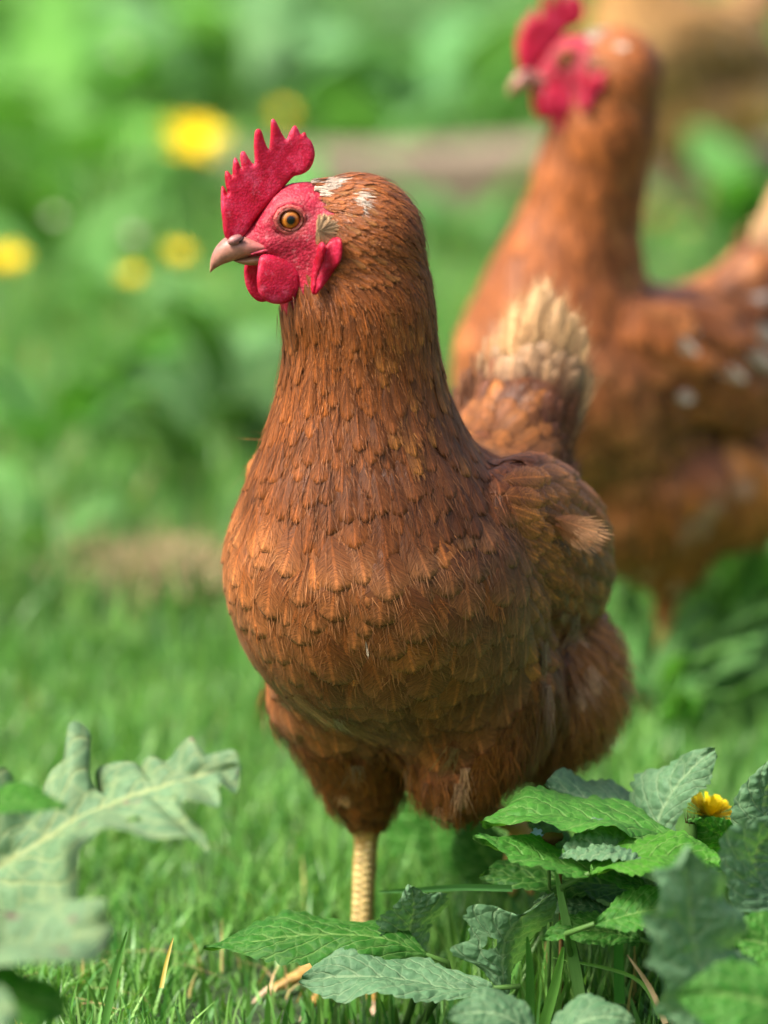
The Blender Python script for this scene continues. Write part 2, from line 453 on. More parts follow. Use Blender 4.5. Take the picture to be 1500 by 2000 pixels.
# ------------------------------------------------------------------ hens
HS = 4400.0
T0 = R(15)
def smooth(a, b, x):
    t = np.clip((x-a)/(b-a), 0, 1); return t*t*(3-2*t)
def poly_dist(pts, poly):
    a = np.array(poly); b = np.roll(a, -1, 0); out = np.full(len(pts), 1e9)
    for p, q in zip(a, b):
        d = q-p; t = np.clip(((pts-p)@d)/(d@d+1e-12), 0, 1)
        out = np.minimum(out, np.linalg.norm(pts-p-t[:, None]*d, axis=1))
    return out
def inside(pts, poly):
    a = np.array(poly); b = np.roll(a, -1, 0); c = np.zeros(len(pts), bool)
    for (x1, y1), (x2, y2) in zip(a, b):
        cond = ((y1 > pts[:, 1]) != (y2 > pts[:, 1]))
        xi = (x2-x1)*(pts[:, 1]-y1)/(y2-y1+1e-12)+x1
        c ^= cond & (pts[:, 0] < xi)
    return c
def catmull(poly, n=4, closed=True):
    p = np.array(poly, float); out = []
    N = len(p)
    for i in range(N if closed else N-1):
        if closed: a, b, c, d = p[i-1], p[i], p[(i+1) % N], p[(i+2) % N]
        else: a, b, c, d = p[max(i-1, 0)], p[i], p[i+1], p[min(i+2, N-1)]
        for k in range(n):
            t = k/n
            out.append(.5*((2*b)+(-a+c)*t+(2*a-5*b+4*c-d)*t*t+(-a+3*b-3*c+d)*t**3))
    if not closed: out.append(p[-1])
    return np.array(out)
def flesh_blade(outline, to_world, thick, edge, step, ripple=0.0, seed=0):
    """a fleshy flap with real thickness: outline in px, to_world(px,py,side)"""
    from mathutils.geometry import delaunay_2d_cdt
    r = np.random.default_rng(seed)
    ol = np.array(outline)
    lo, hi = ol.min(0), ol.max(0)
    gx, gy = np.meshgrid(np.arange(lo[0], hi[0], step), np.arange(lo[1], hi[1], step))
    pts = np.stack([gx.ravel(), gy.ravel()], 1)+r.uniform(-.25, .25, (gx.size, 2))*step
    pts = pts[inside(pts, ol)]; pts = pts[poly_dist(pts, ol) > step*.45]
    allp = np.concatenate([ol, pts])
    n = len(ol)
    vo, _, fo, *_ = delaunay_2d_cdt([Vector(p) for p in allp], [(i, (i+1) % n) for i in range(n)], [list(range(n))], 1, 1e-5)
    vo = np.array([tuple(v) for v in vo])
    d = poly_dist(vo, ol)
    h = np.array([thick(x, y) for x, y in vo])*np.sqrt(np.clip(1-(1-np.clip(d/edge, 0, 1))**2, 0, 1))
    h = h*(1+ripple*np.sin(vo[:, 0]*.21+vo[:, 1]*.13+seed))+.00018
    a = [to_world(x, y, hh) for (x, y), hh in zip(vo, h)]
    b = [to_world(x, y, -hh) for (x, y), hh in zip(vo, h)]
    N = len(vo); f = []
    area = sum((ol[i-1][0]*ol[i][1]-ol[i][0]*ol[i-1][1]) for i in range(n))
    for t in fo:
        f.append(tuple(t)); f.append(tuple(i+N for i in reversed(t)))
    cnt = {}
    for t in fo:
        for i in range(len(t)):
            e = (t[i], t[(i+1) % len(t)]); cnt[e] = 1
    for (i, j) in cnt:
        if (j, i) not in cnt: f.append((j, i, i+N, j+N))
    return np.array(a+b), f
COMB = [(443, 447), (441, 425), (438.5, 400), (440, 364), (446, 366), (451, 376), (447, 356), (447, 337), (452, 335), (460, 343), (461, 330), (463, 314), (467, 310),
        (472, 318), (477, 329), (475, 308), (479, 299), (485, 301), (494, 316), (502, 322), (501, 290), (503, 264), (510, 258), (516, 264), (522, 284), (529, 296),
        (532, 268), (533, 246), (537, 241), (543, 247), (552, 266), (561, 280), (567, 268), (575, 256), (581, 257), (588, 271), (592, 269), (597, 268), (601, 277), (608, 284), (613, 296),
        (615, 310), (611, 326), (602, 339), (588, 346), (575, 349), (562, 362), (545, 382), (520, 408), (500, 432), (485, 455), (465, 470), (450, 466)]
WAT_NEAR = [(515, 488), (508, 515), (507, 540), (513, 560), (527, 573), (545, 578), (563, 576), (578, 566), (587, 550), (589, 532), (586, 515), (570, 498), (545, 490)]
WAT_FAR = [(486, 505), (479, 525), (481, 553), (490, 573), (504, 586), (518, 588), (532, 582), (540, 570), (536, 540), (525, 510), (505, 500)]
LOBE_A = [(664, 450), (668, 470), (664, 492), (652, 512), (636, 535), (625, 548), (618, 556), (612, 552), (613, 530), (622, 505), (630, 480), (645, 455)]
LOBE_B = [(632, 458), (636, 470), (630, 500), (622, 525), (616, 552), (611, 554), (608, 540), (611, 512), (618, 482), (624, 462)]
FACE_Y = [330, 345, 365, 385, 410, 440, 480, 520, 550, 572, 590, 605]
FACE_X = [590, 600, 614, 630, 647, 655, 660, 640, 606, 592, 584, 560]

def make_hen(name, label, B, sc, yaw, OH, t, h, dens, tone, spots, hero=False, seed=3, lift_left=True):
    rg = np.random.default_rng(seed)
    B = np.asarray(B, float); OH = np.asarray(OH, float)
    z = np.array([0, 0, 1.])
    f = np.array([-math.sin(yaw), -math.cos(yaw), 0]); l = np.array([math.cos(yaw), -math.sin(yaw), 0])
    d = np.array([-math.cos(t), -math.sin(t), 0]); hl = np.array([math.sin(t), -math.cos(t), 0])
    BL = lambda F, L, U: B+sc*(F*f+L*l+U*z)
    def HL(px, py, side=0.):
        hh = ((600-px)/HS+side*math.sin(T0))/math.cos(T0); v = (450-py)/HS*1.02
        return OH+sc*(d*hh+hl*side+z*v)
    root = empty(name, B, label, 'hen', 'brown hens foraging in the garden')
    # ---- continuous body
    lo = np.minimum(B-.26*sc, OH-.1*sc); hi = np.maximum(B+.26*sc, OH+.1*sc); lo[2] = -.004; hi[2] = OH[2]+.06*sc
    s = SDF(lo, hi, h)
    def tilt(a): return (f*math.cos(a)+z*math.sin(a), l, -f*math.sin(a)+z*math.cos(a))
    E = lambda c, r, ax=None, k=.02: s.ell(BL(*c), np.array(r)*sc, ax or (f, l, z), k*sc)
    C = lambda a, b, ra, rb, k=.015: s.cone(BL(*a), BL(*b), ra*sc, rb*sc, k*sc)
    E((-.005, 0, .196), (.106, .062, .062), tilt(.25), .02)
    E((.050, 0, .203), (.058, .0655, .062), tilt(-.15), .035)
    E((-.075, 0, .165), (.055, .050, .052), tilt(.3), .02)
    C((-.06, 0, .205), (-.095, .010, .252), .042, .022, .02)
    # neck
    N1 = HL(694, 476); N0 = BL(.060, 0, .222)
    rad = [(0, .048), (.2, .0400), (.4, .0345), (.6, .0302), (.8, .0285), (1, .0262)]
    bend = np.array([[0, 0], [.2, .002], [.4, .002], [.6, .001], [.8, 0], [1, 0]])
    for (ta, ra), (tb, rb) in zip(rad, rad[1:]):
        s.cone(N0+(N1-N0)*ta, N0+(N1-N0)*tb, ra*sc, rb*sc, (.024 if ta < .3 else .012)*sc)
    # wings
    for sg in (1, -1):
        E((-.012, .0565*sg, .212), (.074, .0175, .036), tilt(.45), .003)
        C((.030, .032*sg, .230), (-.040, .042*sg, .203), .025, .020, .012)
    # thighs and legs
    C((.012, -.030, .138), (.004, -.027, .098), .038, .0185, .012)
    C((.004, -.027, .098), (.000, -.027, .076), .0185, .0090, .01)
    C((0, -.027, .080), (.008, -.027, .008), .0060, .0052, .004)
    for L_, F_ in ((-.026, .042), (0, .056), (.026, .044)):
        C((.008, -.027, .007), (.008+F_*.55, -.027+L_*.6, .0085), .0048, .0040, .003)
        C((.008+F_*.55, -.027+L_*.6, .0085), (.008+F_, -.027+L_, .0035), .0040, .0024, .003)
    C((.008, -.027, .008), (-.018, -.023, .0035), .0040, .0022, .003)
    if lift_left:
        C((.002, .030, .145), (.024, .028, .106), .038, .0175, .015)
        hk = (.024, .028, .100); an = (-.036, .036, .070)
    else:
        C((-.01, .032, .135), (-.012, .030, .088), .038, .0185, .015)
        hk = (-.012, .030, .066); an = (-.004, .030, .008)
    C(hk, an, .0062, .0052, .004)
    for L_, F_ in (((-.008, .004), (0, .010), (.008, .006)) if lift_left else ((-.02, .03), (0, .04), (.02, .032))):
        tipp = (an[0]+F_, an[1]+L_, .004 if not lift_left else an[2]-.030)
        C(an, tipp, .0046, .0026, .003)
    C((.036, -.014, .170), (.010, -.027, .120), .040, .021, .014)
    C((.028, .020, .168), (.016, .030, .128), .042, .026, .016)
    if not hero: E((-.015, 0, .118), (.066, .052, .040), None, .03)
    # fluff at the vent and hips
    E((-.055, .040, .134), (.046, .035, .042), None, .006)
    E((-.055, -.040, .134), (.046, .035, .042), None, .006)
    E((-.035, .040, .130), (.030, .022, .034), None, .012)
    # head
    H = lambda px, py, sd, r, k=.006: s.ell(HL(px, py, sd), np.array(r)*sc, (d, hl, z), k*sc)
    hc = lambda a, b, ra, rb, k=.005: s.cone(HL(*a), HL(*b), ra*sc, rb*sc, k*sc)
    H(690, 468, 0, (.0262, .0235, .0255), .008)
    H(590, 430, 0, (.0185, .0118, .0165), .008)
    H(596, 486, 0, (.0150, .0120, .0150), .008)
    hc((560, 448), (490, 470), .0112, .0060)
    hc((560, 486), (505, 490), .0070, .0045)
    hc((570, 515), (625, 575), .0100, .0190, .008)
    for sg in (1, -1):
        hc((600, 392, .0085*sg), (520, 430, .0060*sg), .0032, .0022, .004)
        hc((600, 455, .0100*sg), (530, 470, .0078*sg), .0040, .0025, .005)
    V, Q = s.mesh(3)
    # ---- region colours
    rel = (V-OH)/sc
    hh = rel@d; sd = rel@hl; vv = rel[:, 2]
    px = 600-(hh*math.cos(T0)-sd*math.sin(T0))*HS; py = 450-vv*HS/1.02
    bx = np.interp(py, FACE_Y, FACE_X)
    jag = 5*np.sin(py*.45)+4*np.sin(py*.9+sd*600)
    face = smooth(4, -4, px-bx-jag)*(py < 606)*(py > 300)*(np.abs(sd) < .03)*(px > 400)
    relb = (V-B)/sc
    F_, L_, U_ = relb@f, relb@l, relb[:, 2]
    def segd(a, b):
        a = np.array(a); b = np.array(b); p = np.stack([F_, L_, U_], 1); q = b-a
        tt = np.clip(((p-a)@q)/(q@q), 0, 1); return np.linalg.norm(p-a-tt[:, None]*q, axis=1)
    legm = (U_ < .079) & (L_ < 0)
    legm |= (segd(hk, an) < .0085) & (U_ < hk[2]-.006)
    legm |= (U_ < an[2]+.004) & (L_ > 0)
    colr = np.tile(np.array(tone['under']), (len(V), 1))  # under-plumage brown, kept dark so gaps between feathers read as shade
    red = np.array(S(178, 36, 60)); lids = np.array(S(168, 92, 78))
    er = np.hypot(px-569, py-422)
    fc = red[None]*np.ones((len(V), 1))
    k = smooth(44, 26, er)[:, None]*.45; fc = fc*(1-k)+lids*k
    k = smooth(486, 530, py)[:, None]*.35; fc = fc*(1-k)+np.array(S(170, 26, 46))*k
    colr = colr*(1-face[:, None])+fc*face[:, None]
    lg = np.array(S(194, 160, 84))
    colr[legm] = lg
    gb = Geo(); gb.add(V, Q.tolist(), None, colr)
    body = gb.build('body', M_SKIN, root)
    bvh = BVHTree.FromPolygons(V.tolist(), Q.tolist())
    def near(q):
        r = bvh.find_nearest(Vector(q)); return np.array(r[0]), np.array(r[1])

    # ---- plumage
    tri = np.concatenate([Q[:, [0, 1, 2]], Q[:, [0, 2, 3]]])
    A, Bv, Cv = V[tri[:, 0]], V[tri[:, 1]], V[tri[:, 2]]
    cr = np.cross(Bv-A, Cv-A); ar = np.linalg.norm(cr, axis=1); nn = cr/(ar[:, None]+1e-15)
    skip = (face[tri[:, 0]] > .6) | legm[tri[:, 0]]
    ar = np.where(skip, 0, ar)
    ncand = int((52000 if hero else 16000))
    ti = rg.choice(len(tri), ncand, p=ar/ar.sum())
    u1, u2 = rg.random(ncand), rg.random(ncand); fl = u1+u2 > 1; u1[fl], u2[fl] = 1-u1[fl], 1-u2[fl]
    pts = A[ti]+(Bv[ti]-A[ti])*u1[:, None]+(Cv[ti]-A[ti])*u2[:, None]; pn = nn[ti]
    # extra candidates on the head, where the feathers are tiny
    hm = np.where((vv[tri[:, 0]] > -.06) & (np.abs(hh[tri[:, 0]]) < .12), ar, 0)
    if hm.sum() > 0:
        n2 = 16000 if hero else 2500
        ti = rg.choice(len(tri), n2, p=hm/hm.sum()); u1, u2 = rg.random(n2)*.5, rg.random(n2)*.5
        pts = np.concatenate([pts, A[ti]+(Bv[ti]-A[ti])*u1[:, None]+(Cv[ti]-A[ti])*u2[:, None]]); pn = np.concatenate([pn, nn[ti]])
        o = rg.permutation(len(pts)); pts, pn = pts[o], pn[o]
    nax = nrm(N1-N0); nlen = np.linalg.norm(N1-N0)
    cells = {}
    chosen = []
    for p, n in zip(pts, pn):
        rb = (p-B)/sc; F1, L1, U1 = rb@f, rb@l, rb[2]
        rh = (p-OH)/sc; h1, s1, v1 = rh@d, rh@hl, rh[2]
        tn = ((p-N0)@nax)/nlen
        dn = np.linalg.norm(p-N0-nax*nlen*np.clip(tn, 0, 1))/sc
        if tn > .18 and dn < .075 and F1 > -.02:
            reg = 'neck'; sp = np.interp(tn, [.18, .4, .7, .95, 1.1], [.0078, .0062, .0048, .0033, .0024])
            if h1 > -.030 and v1 > -.02: reg = 'head'; sp = .0018
        elif F1 < -.080 and U1 > .205: reg = 'tailbase'; sp = .0070
        elif (U1 < .148+.022*(F1 < -.02) and F1 < .045-.35*(U1-.11)*(F1 > 0)) or U1 < .095: reg = 'fluff'; sp = .0068
        elif abs(L1) > .040 and F1 < .040+.06*(U1-.2) and U1 > .165: reg = 'wing'; sp = .0098
        elif U1 > .235 and F1 < .02: reg = 'saddle'; sp = .0075
        else: reg = 'breast'; sp = np.interp(U1, [.1, .16, .20, .25], [.0096, .0114, .0112, .0090])
        sp *= sc*dens
        key = tuple((p/(.012*sc*max(dens, 1))).astype(int))
        ok = True
        for i in (-1, 0, 1):
            for j in (-1, 0, 1):
                for k in (-1, 0, 1):
                    for q, sq in cells.get((key[0]+i, key[1]+j, key[2]+k), ()):
                        if (q[0]-p[0])**2+(q[1]-p[1])**2+(q[2]-p[2])**2 < (min(sp, sq)*.92)**2: ok = False; break
                    if not ok: break
                if not ok: break
            if not ok: break
        if ok:
            cells.setdefault(key, []).append((p, sp)); chosen.append((p, n, reg, sp, F1, L1, U1, h1, s1, v1, tn))
    pl = Geo(); singles = []
    TR = [0, .22, .42, .58, .72, .84, .93, 1.0]
    VC = [-1, -.55, 0, .55, 1]
    brown, orange, dark, pale, gold = (np.array(tone[k]) for k in ('brown', 'orange', 'dark', 'pale', 'gold'))
    white = np.array(S(226, 212, 196))
    def patch(p, sc_, ph):      # slow variation of plumage colour over the body
        q = (p-B)*sc_
        return .5+.25*(math.sin(q[0]*1.3+ph+1.7*math.sin(q[2]*.9))+math.sin(q[2]*1.1+q[1]*1.4+ph*2))
    def lay(G_, p, n, dr, ln, wd, col, lift, tipcol=None, barbs=12, conform=True, shape=1., curl=0., blen=.3, vgrad=True, cup=.12, ccup=.06):
        dr = nrm(dr-n*(dr@n)); sdv = np.cross(n, dr)
        rows = []; off = rg.uniform(.0004, .0016)*sc
        if conform: p = p-dr*ln*.28
        for ti_ in TR:
            # vane outline: narrow root, widest past the middle, rounded tip
            wv = (math.sin(min(ti_/.62, 1)*math.pi/2)**.8) if ti_ < .62 else math.sqrt(max(0, 1-((ti_-.62)/.38)**2))**shape
            wv = wd*.5*max(wv, .10 if ti_ < .5 else .02)
            row = []
            if conform:
                cpos, cn = near(p+dr*ln*ti_)
                gap = np.linalg.norm(cpos-(p+dr*ln*ti_))
                if gap > ln*.5: cpos = p+dr*ln*ti_; cn = n
                cs = nrm(np.cross(cn, dr)); o = off+lift*ln*ti_**1.5
                for v_ in VC:
                    q = cpos+cs*wv*v_
                    if abs(v_) == 1 and wv > .002:
                        qq, _ = near(q)
                        q = qq+(q-qq)*.25
                    row.append(q+cn*(o-ccup*wd*abs(v_)**2*(.4+ti_)))
            else:
                c = p+dr*ln*ti_+n*curl*ln*ti_*ti_
                for v_ in VC: row.append(c+sdv*wv*v_-n*cup*wd*v_*v_)
            rows.append(row)
        rows = np.array(rows)
        vs = rows.reshape(-1, 3); nc = len(VC)
        uv = [(ti_, v_) for ti_ in TR for v_ in VC]
        fs = [(i*nc+j, i*nc+j+1, (i+1)*nc+j+1, (i+1)*nc+j) for i in range(len(TR)-1) for j in range(nc-1)]
        tipc = col if tipcol is None else tipcol
        jit = rg.uniform(.82, 1.18)
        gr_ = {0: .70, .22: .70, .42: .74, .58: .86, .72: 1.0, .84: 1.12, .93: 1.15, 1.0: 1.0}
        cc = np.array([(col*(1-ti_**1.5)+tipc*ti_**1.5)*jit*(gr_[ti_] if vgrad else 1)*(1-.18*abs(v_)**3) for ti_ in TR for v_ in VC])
        g2 = G_
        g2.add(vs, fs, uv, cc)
        # loose barbs over and along the rim of the vane
        if barbs and np.linalg.norm(np.diff(rows[:, 2], axis=0), axis=1).max() < ln*.45:
            nb_ = barbs
            tt = rg.uniform(.42, 1.0, nb_); sg = rg.choice((-1, 1), nb_)
            x = np.interp(tt, TR, range(len(TR))); i0 = np.minimum(x.astype(int), len(TR)-2); fr = (x-i0)[:, None]
            inn = rg.uniform(.15, 1.0, nb_)[:, None]
            sidx = np.where(sg > 0, 4, 0)
            e = (rows[i0, 2]*(1-fr)+rows[i0+1, 2]*fr)*(1-inn)+inn*(rows[i0, sidx]*(1-fr)+rows[i0+1, sidx]*fr)
            tg = rows[i0+1, 2]-rows[i0, 2]; tg = tg/(np.linalg.norm(tg, axis=1)[:, None]+1e-9)
            ac = nrm(rows[4, 4]-rows[4, 0])[None]*sg[:, None]
            bd = tg+ac*(rg.uniform(.15, .65, nb_)*(1.3-tt))[:, None]+n*rg.uniform(0, .10, nb_)[:, None]
            bd /= np.linalg.norm(bd, axis=1)[:, None]
            bl_ = (wd*blen*rg.uniform(.5, 1.3, nb_))[:, None]; bw = (.00012*sc*rg.uniform(.6, 1.5, nb_)*max(1, dens*.8))[:, None]
            wv_ = np.cross(bd, n); wv_ = wv_/(np.linalg.norm(wv_, axis=1)[:, None]+1e-9)*bw
            e = e+n*.0005*sc
            k_ = rg.uniform(.55, 1.25, nb_)[:, None]
            bc = (tipc*jit)*k_*.86+(pale*k_)*.14
            vv_ = np.stack([e-wv_, e+wv_, e+bd*bl_*.55+wv_*.8, e+bd*bl_+n*.0002, e+bd*bl_*.55-wv_*.8], 1).reshape(-1, 3)
            fb = []
            for i in range(nb_): fb.append((i*5, i*5+1, i*5+2, i*5+4)); fb.append((i*5+4, i*5+2, i*5+3))
            g2.add(vv_, fb, np.repeat(np.stack([tt*.6, .5*sg], 1), 5, 0), np.repeat(bc, 5, 0))
        return rows
    def tuft(G_, p, n, dr, ln, col, nst, spread, lift, tip=None, wid=1.):
        dr = nrm(dr-n*(dr@n)); sdv = np.cross(n, dr)
        jit = rg.uniform(.8, 1.2)
        a = rg.normal(0, spread, nst)[:, None]
        dd = dr*np.cos(a)+sdv*np.sin(a)+n*rg.uniform(0, lift, nst)[:, None]; dd /= np.linalg.norm(dd, axis=1)[:, None]
        L1 = (ln*rg.uniform(.55, 1.15, nst))[:, None]
        b0 = p+sdv*(rg.normal(0, .0016, nst)*sc*wid)[:, None]+n*(rg.uniform(0, .002, nst)*sc*wid)[:, None]
        wv_ = np.cross(dd, n); wv_ = wv_/(np.linalg.norm(wv_, axis=1)[:, None]+1e-9)*(.00018*sc*rg.uniform(.6, 1.5, nst)*max(1, dens))[:, None]
        d2 = dd+dr*.6-n*lift*.6+sdv*rg.normal(0, .12, nst)[:, None]; d2 /= np.linalg.norm(d2, axis=1)[:, None]
        m1 = b0+dd*L1*.5; e1 = m1+d2*L1*.5
        c = col*jit*rg.uniform(.65, 1.3, nst)[:, None]; tc_ = c if tip is None else c*.3+.7*tip*jit
        vv_ = np.stack([b0-wv_, b0+wv_, m1+wv_*.9, m1-wv_*.9, e1], 1).reshape(-1, 3)
        cc = np.stack([c, c, c, c, tc_*np.ones_like(c)], 1).reshape(-1, 3)
        fb = []
        for i in range(nst): fb.append((i*5, i*5+1, i*5+2, i*5+3)); fb.append((i*5+3, i*5+2, i*5+4))
        G_.add(vv_, fb, [(.2, .5), (.2, .5), (.6, .5), (.6, .5), (.65, .5)]*nst, cc)
    camp = np.array([0, 0, CAM_H])
    for (p, n, reg, sp, F1, L1, U1, h1, s1, v1, tn) in chosen:
        vis = n@nrm(camp-p)
        if not hero and vis < -.35: continue
        pa = patch(p, 34/sc, seed); rnd = rg.random()
        side_l = float(np.clip(-L1/.06, 0, 1))
        if reg == 'head':
            dr = -d*1.0-z*.55
            c = brown*.65+orange*.55
            qx = 600-(h1*math.cos(T0)-s1*math.sin(T0))*HS; qy = 450-v1*HS/1.02
            if (qx-632)**2/32**2+(qy-362)**2/16**2 < 1 or (qx-697)**2/15**2+(qy-388)**2/16**2 < 1: c = white*rg.uniform(.6, 1)*np.array((1, .93, .85)) if rnd < .8 else c
            elif rnd < .12: c = brown*.5+gold*.4
            wh_ = c[2] > .25
            if wh_: c = c*.9
            if not wh_ or not hero: lay(pl, p, n, dr+.15*rg.normal(0, 1, 3), sp*(4.4 if not wh_ else 2.6), sp*1.4, c, .05, barbs=5 if hero else 0, shape=.8)
            if hero: tuft(pl, p, n, dr, sp*3.4, c, 5 if not wh_ else 22, .25, .15, tip=c*1.25, wid=.6)
        elif reg == 'neck':
            wh = smooth(.78, 1.0, tn)
            dr = -z*(1-.45*wh)-d*.8*wh-f*.10+l*.16*float(np.clip(L1/.04, -1, 1))*(1-wh)
            backn = float(smooth(-.2, .5, n@(-d)))           # hackles at the back of the neck are speckled pale
            c = brown*(.62+.5*rnd)*(1-.5*pa)+orange*(.50*pa+.12*wh)
            hk_ = float(smooth(.36, .55, tn))
            tip = None
            if backn > .1 and rnd < .38 and tn > .35: tip = c*.6+gold*.42
            lay(pl, p, n, dr, sp*(3.0+1.1*hk_), sp*(1.75-.30*hk_), c, rg.uniform(.01, .045), tip, barbs=(16 if hero else 0), shape=.9, blen=.4)
            if hero: tuft(pl, p+n*.001, n, dr, sp*3.4, c, 2, .16, .05, tip=(c*1.35 if tip is None else tip))
        elif reg == 'breast':
            dr = rg.normal(0, .13, 3)-z*1.0-f*(.25+.6*float(smooth(.05, -.03, F1)))+l*.10*float(np.clip(L1/.04, -1, 1))
            lo_ = float(smooth(.19, .12, U1))
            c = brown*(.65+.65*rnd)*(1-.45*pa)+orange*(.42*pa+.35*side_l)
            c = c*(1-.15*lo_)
            if rnd > .93: c = orange*.8
            G2 = Geo() if hero and vis > .15 else pl
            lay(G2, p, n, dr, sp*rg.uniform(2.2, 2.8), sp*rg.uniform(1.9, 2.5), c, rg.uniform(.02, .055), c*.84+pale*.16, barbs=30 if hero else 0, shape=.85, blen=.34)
            if hero and rnd < .35: tuft(G2, p+n*.0010, n, dr, sp*1.4, c*1.1, 4, .3, .06, tip=c*.8+pale*.25)
            if G2 is not pl: singles.append((sp*sp*vis*(1+.2*rnd), G2))
        elif reg == 'wing':
            dr = -f*1.0-z*(.55 if U1 > .2 else .8)
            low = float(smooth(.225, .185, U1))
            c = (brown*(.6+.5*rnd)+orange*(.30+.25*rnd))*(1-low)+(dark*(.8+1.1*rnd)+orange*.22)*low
            if rnd > .88: c = gold*.35+orange*.35
            lnm = 2.6+1.6*float(smooth(.0, -.05, F1))
            G2 = Geo() if hero and vis > .15 else pl
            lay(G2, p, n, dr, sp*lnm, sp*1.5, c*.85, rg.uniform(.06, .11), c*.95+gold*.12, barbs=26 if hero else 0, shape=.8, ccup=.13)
            if G2 is not pl: singles.append((sp*sp*vis*1.3, G2))
        elif reg == 'saddle':
            dr = -f
            c = brown*.7+gold*.3*rnd
            if spots and rnd < spots: c = white*.9
            lay(pl, p, n, dr, sp*3.2, sp*1.7, c, .08, barbs=8 if hero else 0)
        elif reg == 'tailbase':
            dr = z*.9-f*.45
            c = brown*(.42+.3*rnd)+np.array(S(120, 84, 70))*.2
            if rnd < .04: c = pale*.7
            lay(pl, p, n, dr, sp*3.0, sp*1.7, c, .14, barbs=8 if hero else 0)
            tuft(pl, p, n, dr, sp*3.0, c*1.1, 5 if hero else 2, .45, .4)
        else:
            dr = -z*1.0-f*.55*float(smooth(.0, -.05, F1))
            hip = float(smooth(-.005, -.05, F1))*float(smooth(.09, .13, U1))
            c = brown*(.65+.4*rnd)*(1-.3*pa)+orange*(.16+.28*pa)+gold*.34*hip
            c = c*np.array((1., 1.14, .85))
            if rnd > .90: c = pale*.8
            if hip > .5 and rnd < .08: c = pale*.9
            lay(pl, p, n, dr, sp*(2.2 if U1 < .105 else 3.2), sp*1.7, c*.92, .05, barbs=0, shape=.7)
            tuft(pl, p+n*.002*sc, n, dr, sp*rg.uniform(2.0, 3.2)*(.6 if U1 < .105 else 1), c, 22 if hero else 5, .30, .30, tip=c*.7+pale*.3)
    # rim of the bare face: short bristly feathers
    # ---- tail fan
    for i in range(34):
        q = (i-16.5)/16.5
        a0 = BL(-.092-.008*abs(q)+rg.normal(0, .003), .004+.018*q, .222+.010*(1-abs(q)))
        dr = nrm(z*1.0-f*(.20+.16*abs(q))+l*(.12+.14*q)+rg.normal(0, .03, 3))
        nrmv = nrm(f*.75+z*.25+l*.75*np.sign(q)*(.25+.6*abs(q))); nrmv = nrm(nrmv-dr*(nrmv@dr))
        ln = (.086-.026*abs(q)**1.5)*sc*rg.uniform(.88, 1.03)
        cream = np.array(S(218, 178, 126))*rg.uniform(.7, 1.05)
        tg = Geo() if hero else pl
        lay(tg, a0, nrmv, dr, ln*1.03, .0135*sc, brown*.35+pale*.40, 0, cream, barbs=50 if hero else 0, conform=False, shape=.9, curl=-.05+.05*rg.normal(), blen=.6, vgrad=False)
        if hero:
            tuft(tg, a0+dr*ln*.55, nrmv, dr, ln*.45, cream, 30, .16, .2)
            tg.build('tail_feather', M_FEATHER, root)
    # fluffy coverts round the root of the tail
    for i in range(170 if hero else 50):
        q = rg.uniform(-1, 1); hgt = rg.uniform(0, 1)
        a0 = BL(-.078-.018*hgt+.012*(1-abs(q)), .010*hgt+.034*q*(1-.42*hgt), .200+.055*hgt)
        dr = nrm(z*1.0-f*(.25+.3*abs(q))+l*.15*q)
        nv_ = nrm(f*(.9-.6*abs(q))+l*q*1.2+z*.2); nv_ = nrm(nv_-dr*(nv_@dr))
        rnd = rg.random()
        c = brown*(.42+.3*rnd)+np.array(S(130, 92, 78))*.16
        if rnd > .96: c = pale*.8
        tip = c*.9+pale*.08 if hgt < .85 else np.array(S(200, 160, 116))*.65
        lay(pl, a0+nv_*.004*sc, nv_, dr, .034*sc*rg.uniform(.8, 1.2), .014*sc, c, 0, tip, barbs=12 if hero else 0, conform=False, shape=.7, curl=.03*rg.normal(), blen=.4)
        if hero: tuft(pl, a0+nv_*.004*sc, nv_, dr, .030*sc, c, 8, .5, .35)
    for sg in (1, -1):
        for i in range(100 if hero else 24):
            q = rg.uniform(0, 1); w_ = rg.uniform(0, 1)
            pp, qn = near(BL(.045-.05*w_+.01*q, sg*(.075-.018*q), .195+.055*q))
            rnd = rg.random(); c = brown*(.6+.4*rnd)+gold*.38*q*rnd+orange*.2
            lay(pl, pp+qn*.001*sc, qn, -f*1.0-z*(.75-.4*q), .026*sc*rg.uniform(.8, 1.2), .0145*sc, c*.85, .08, c*.85+gold*.25, barbs=24 if hero else 0, shape=.8, ccup=.13)
    # ---- folded flight feathers at the rear of each wing
    for sg in (1, -1):
        for i in range(27):
            q = (i % 9)/8; rw = i//9
            pp, qn = near(BL(.030-.078*q, sg*.085, (.226-.012*rw)-.028*q))
            rnd = rg.random(); c = brown*(.55+.40*rnd)+orange*.12 if rnd > .4 else dark*(.8+.8*rnd)+orange*.05
            dr = -z*(.75+.1*rw)-f*(1.0+.2*q)+rg.normal(0, .06, 3)
            tg = Geo() if hero and sg > 0 else pl
            lay(tg, pp+qn*(.0062-.0012*rw)*sc, qn, dr, .040*sc*rg.uniform(.9, 1.1), .0185*sc*rg.uniform(.85, 1.15), c*.8, .07, c*.8+orange*.34, barbs=44 if hero else 0, shape=.85, blen=.3, ccup=.13)
            if hero and sg > 0: tg.build('wing_feather', M_FEATHER, root)
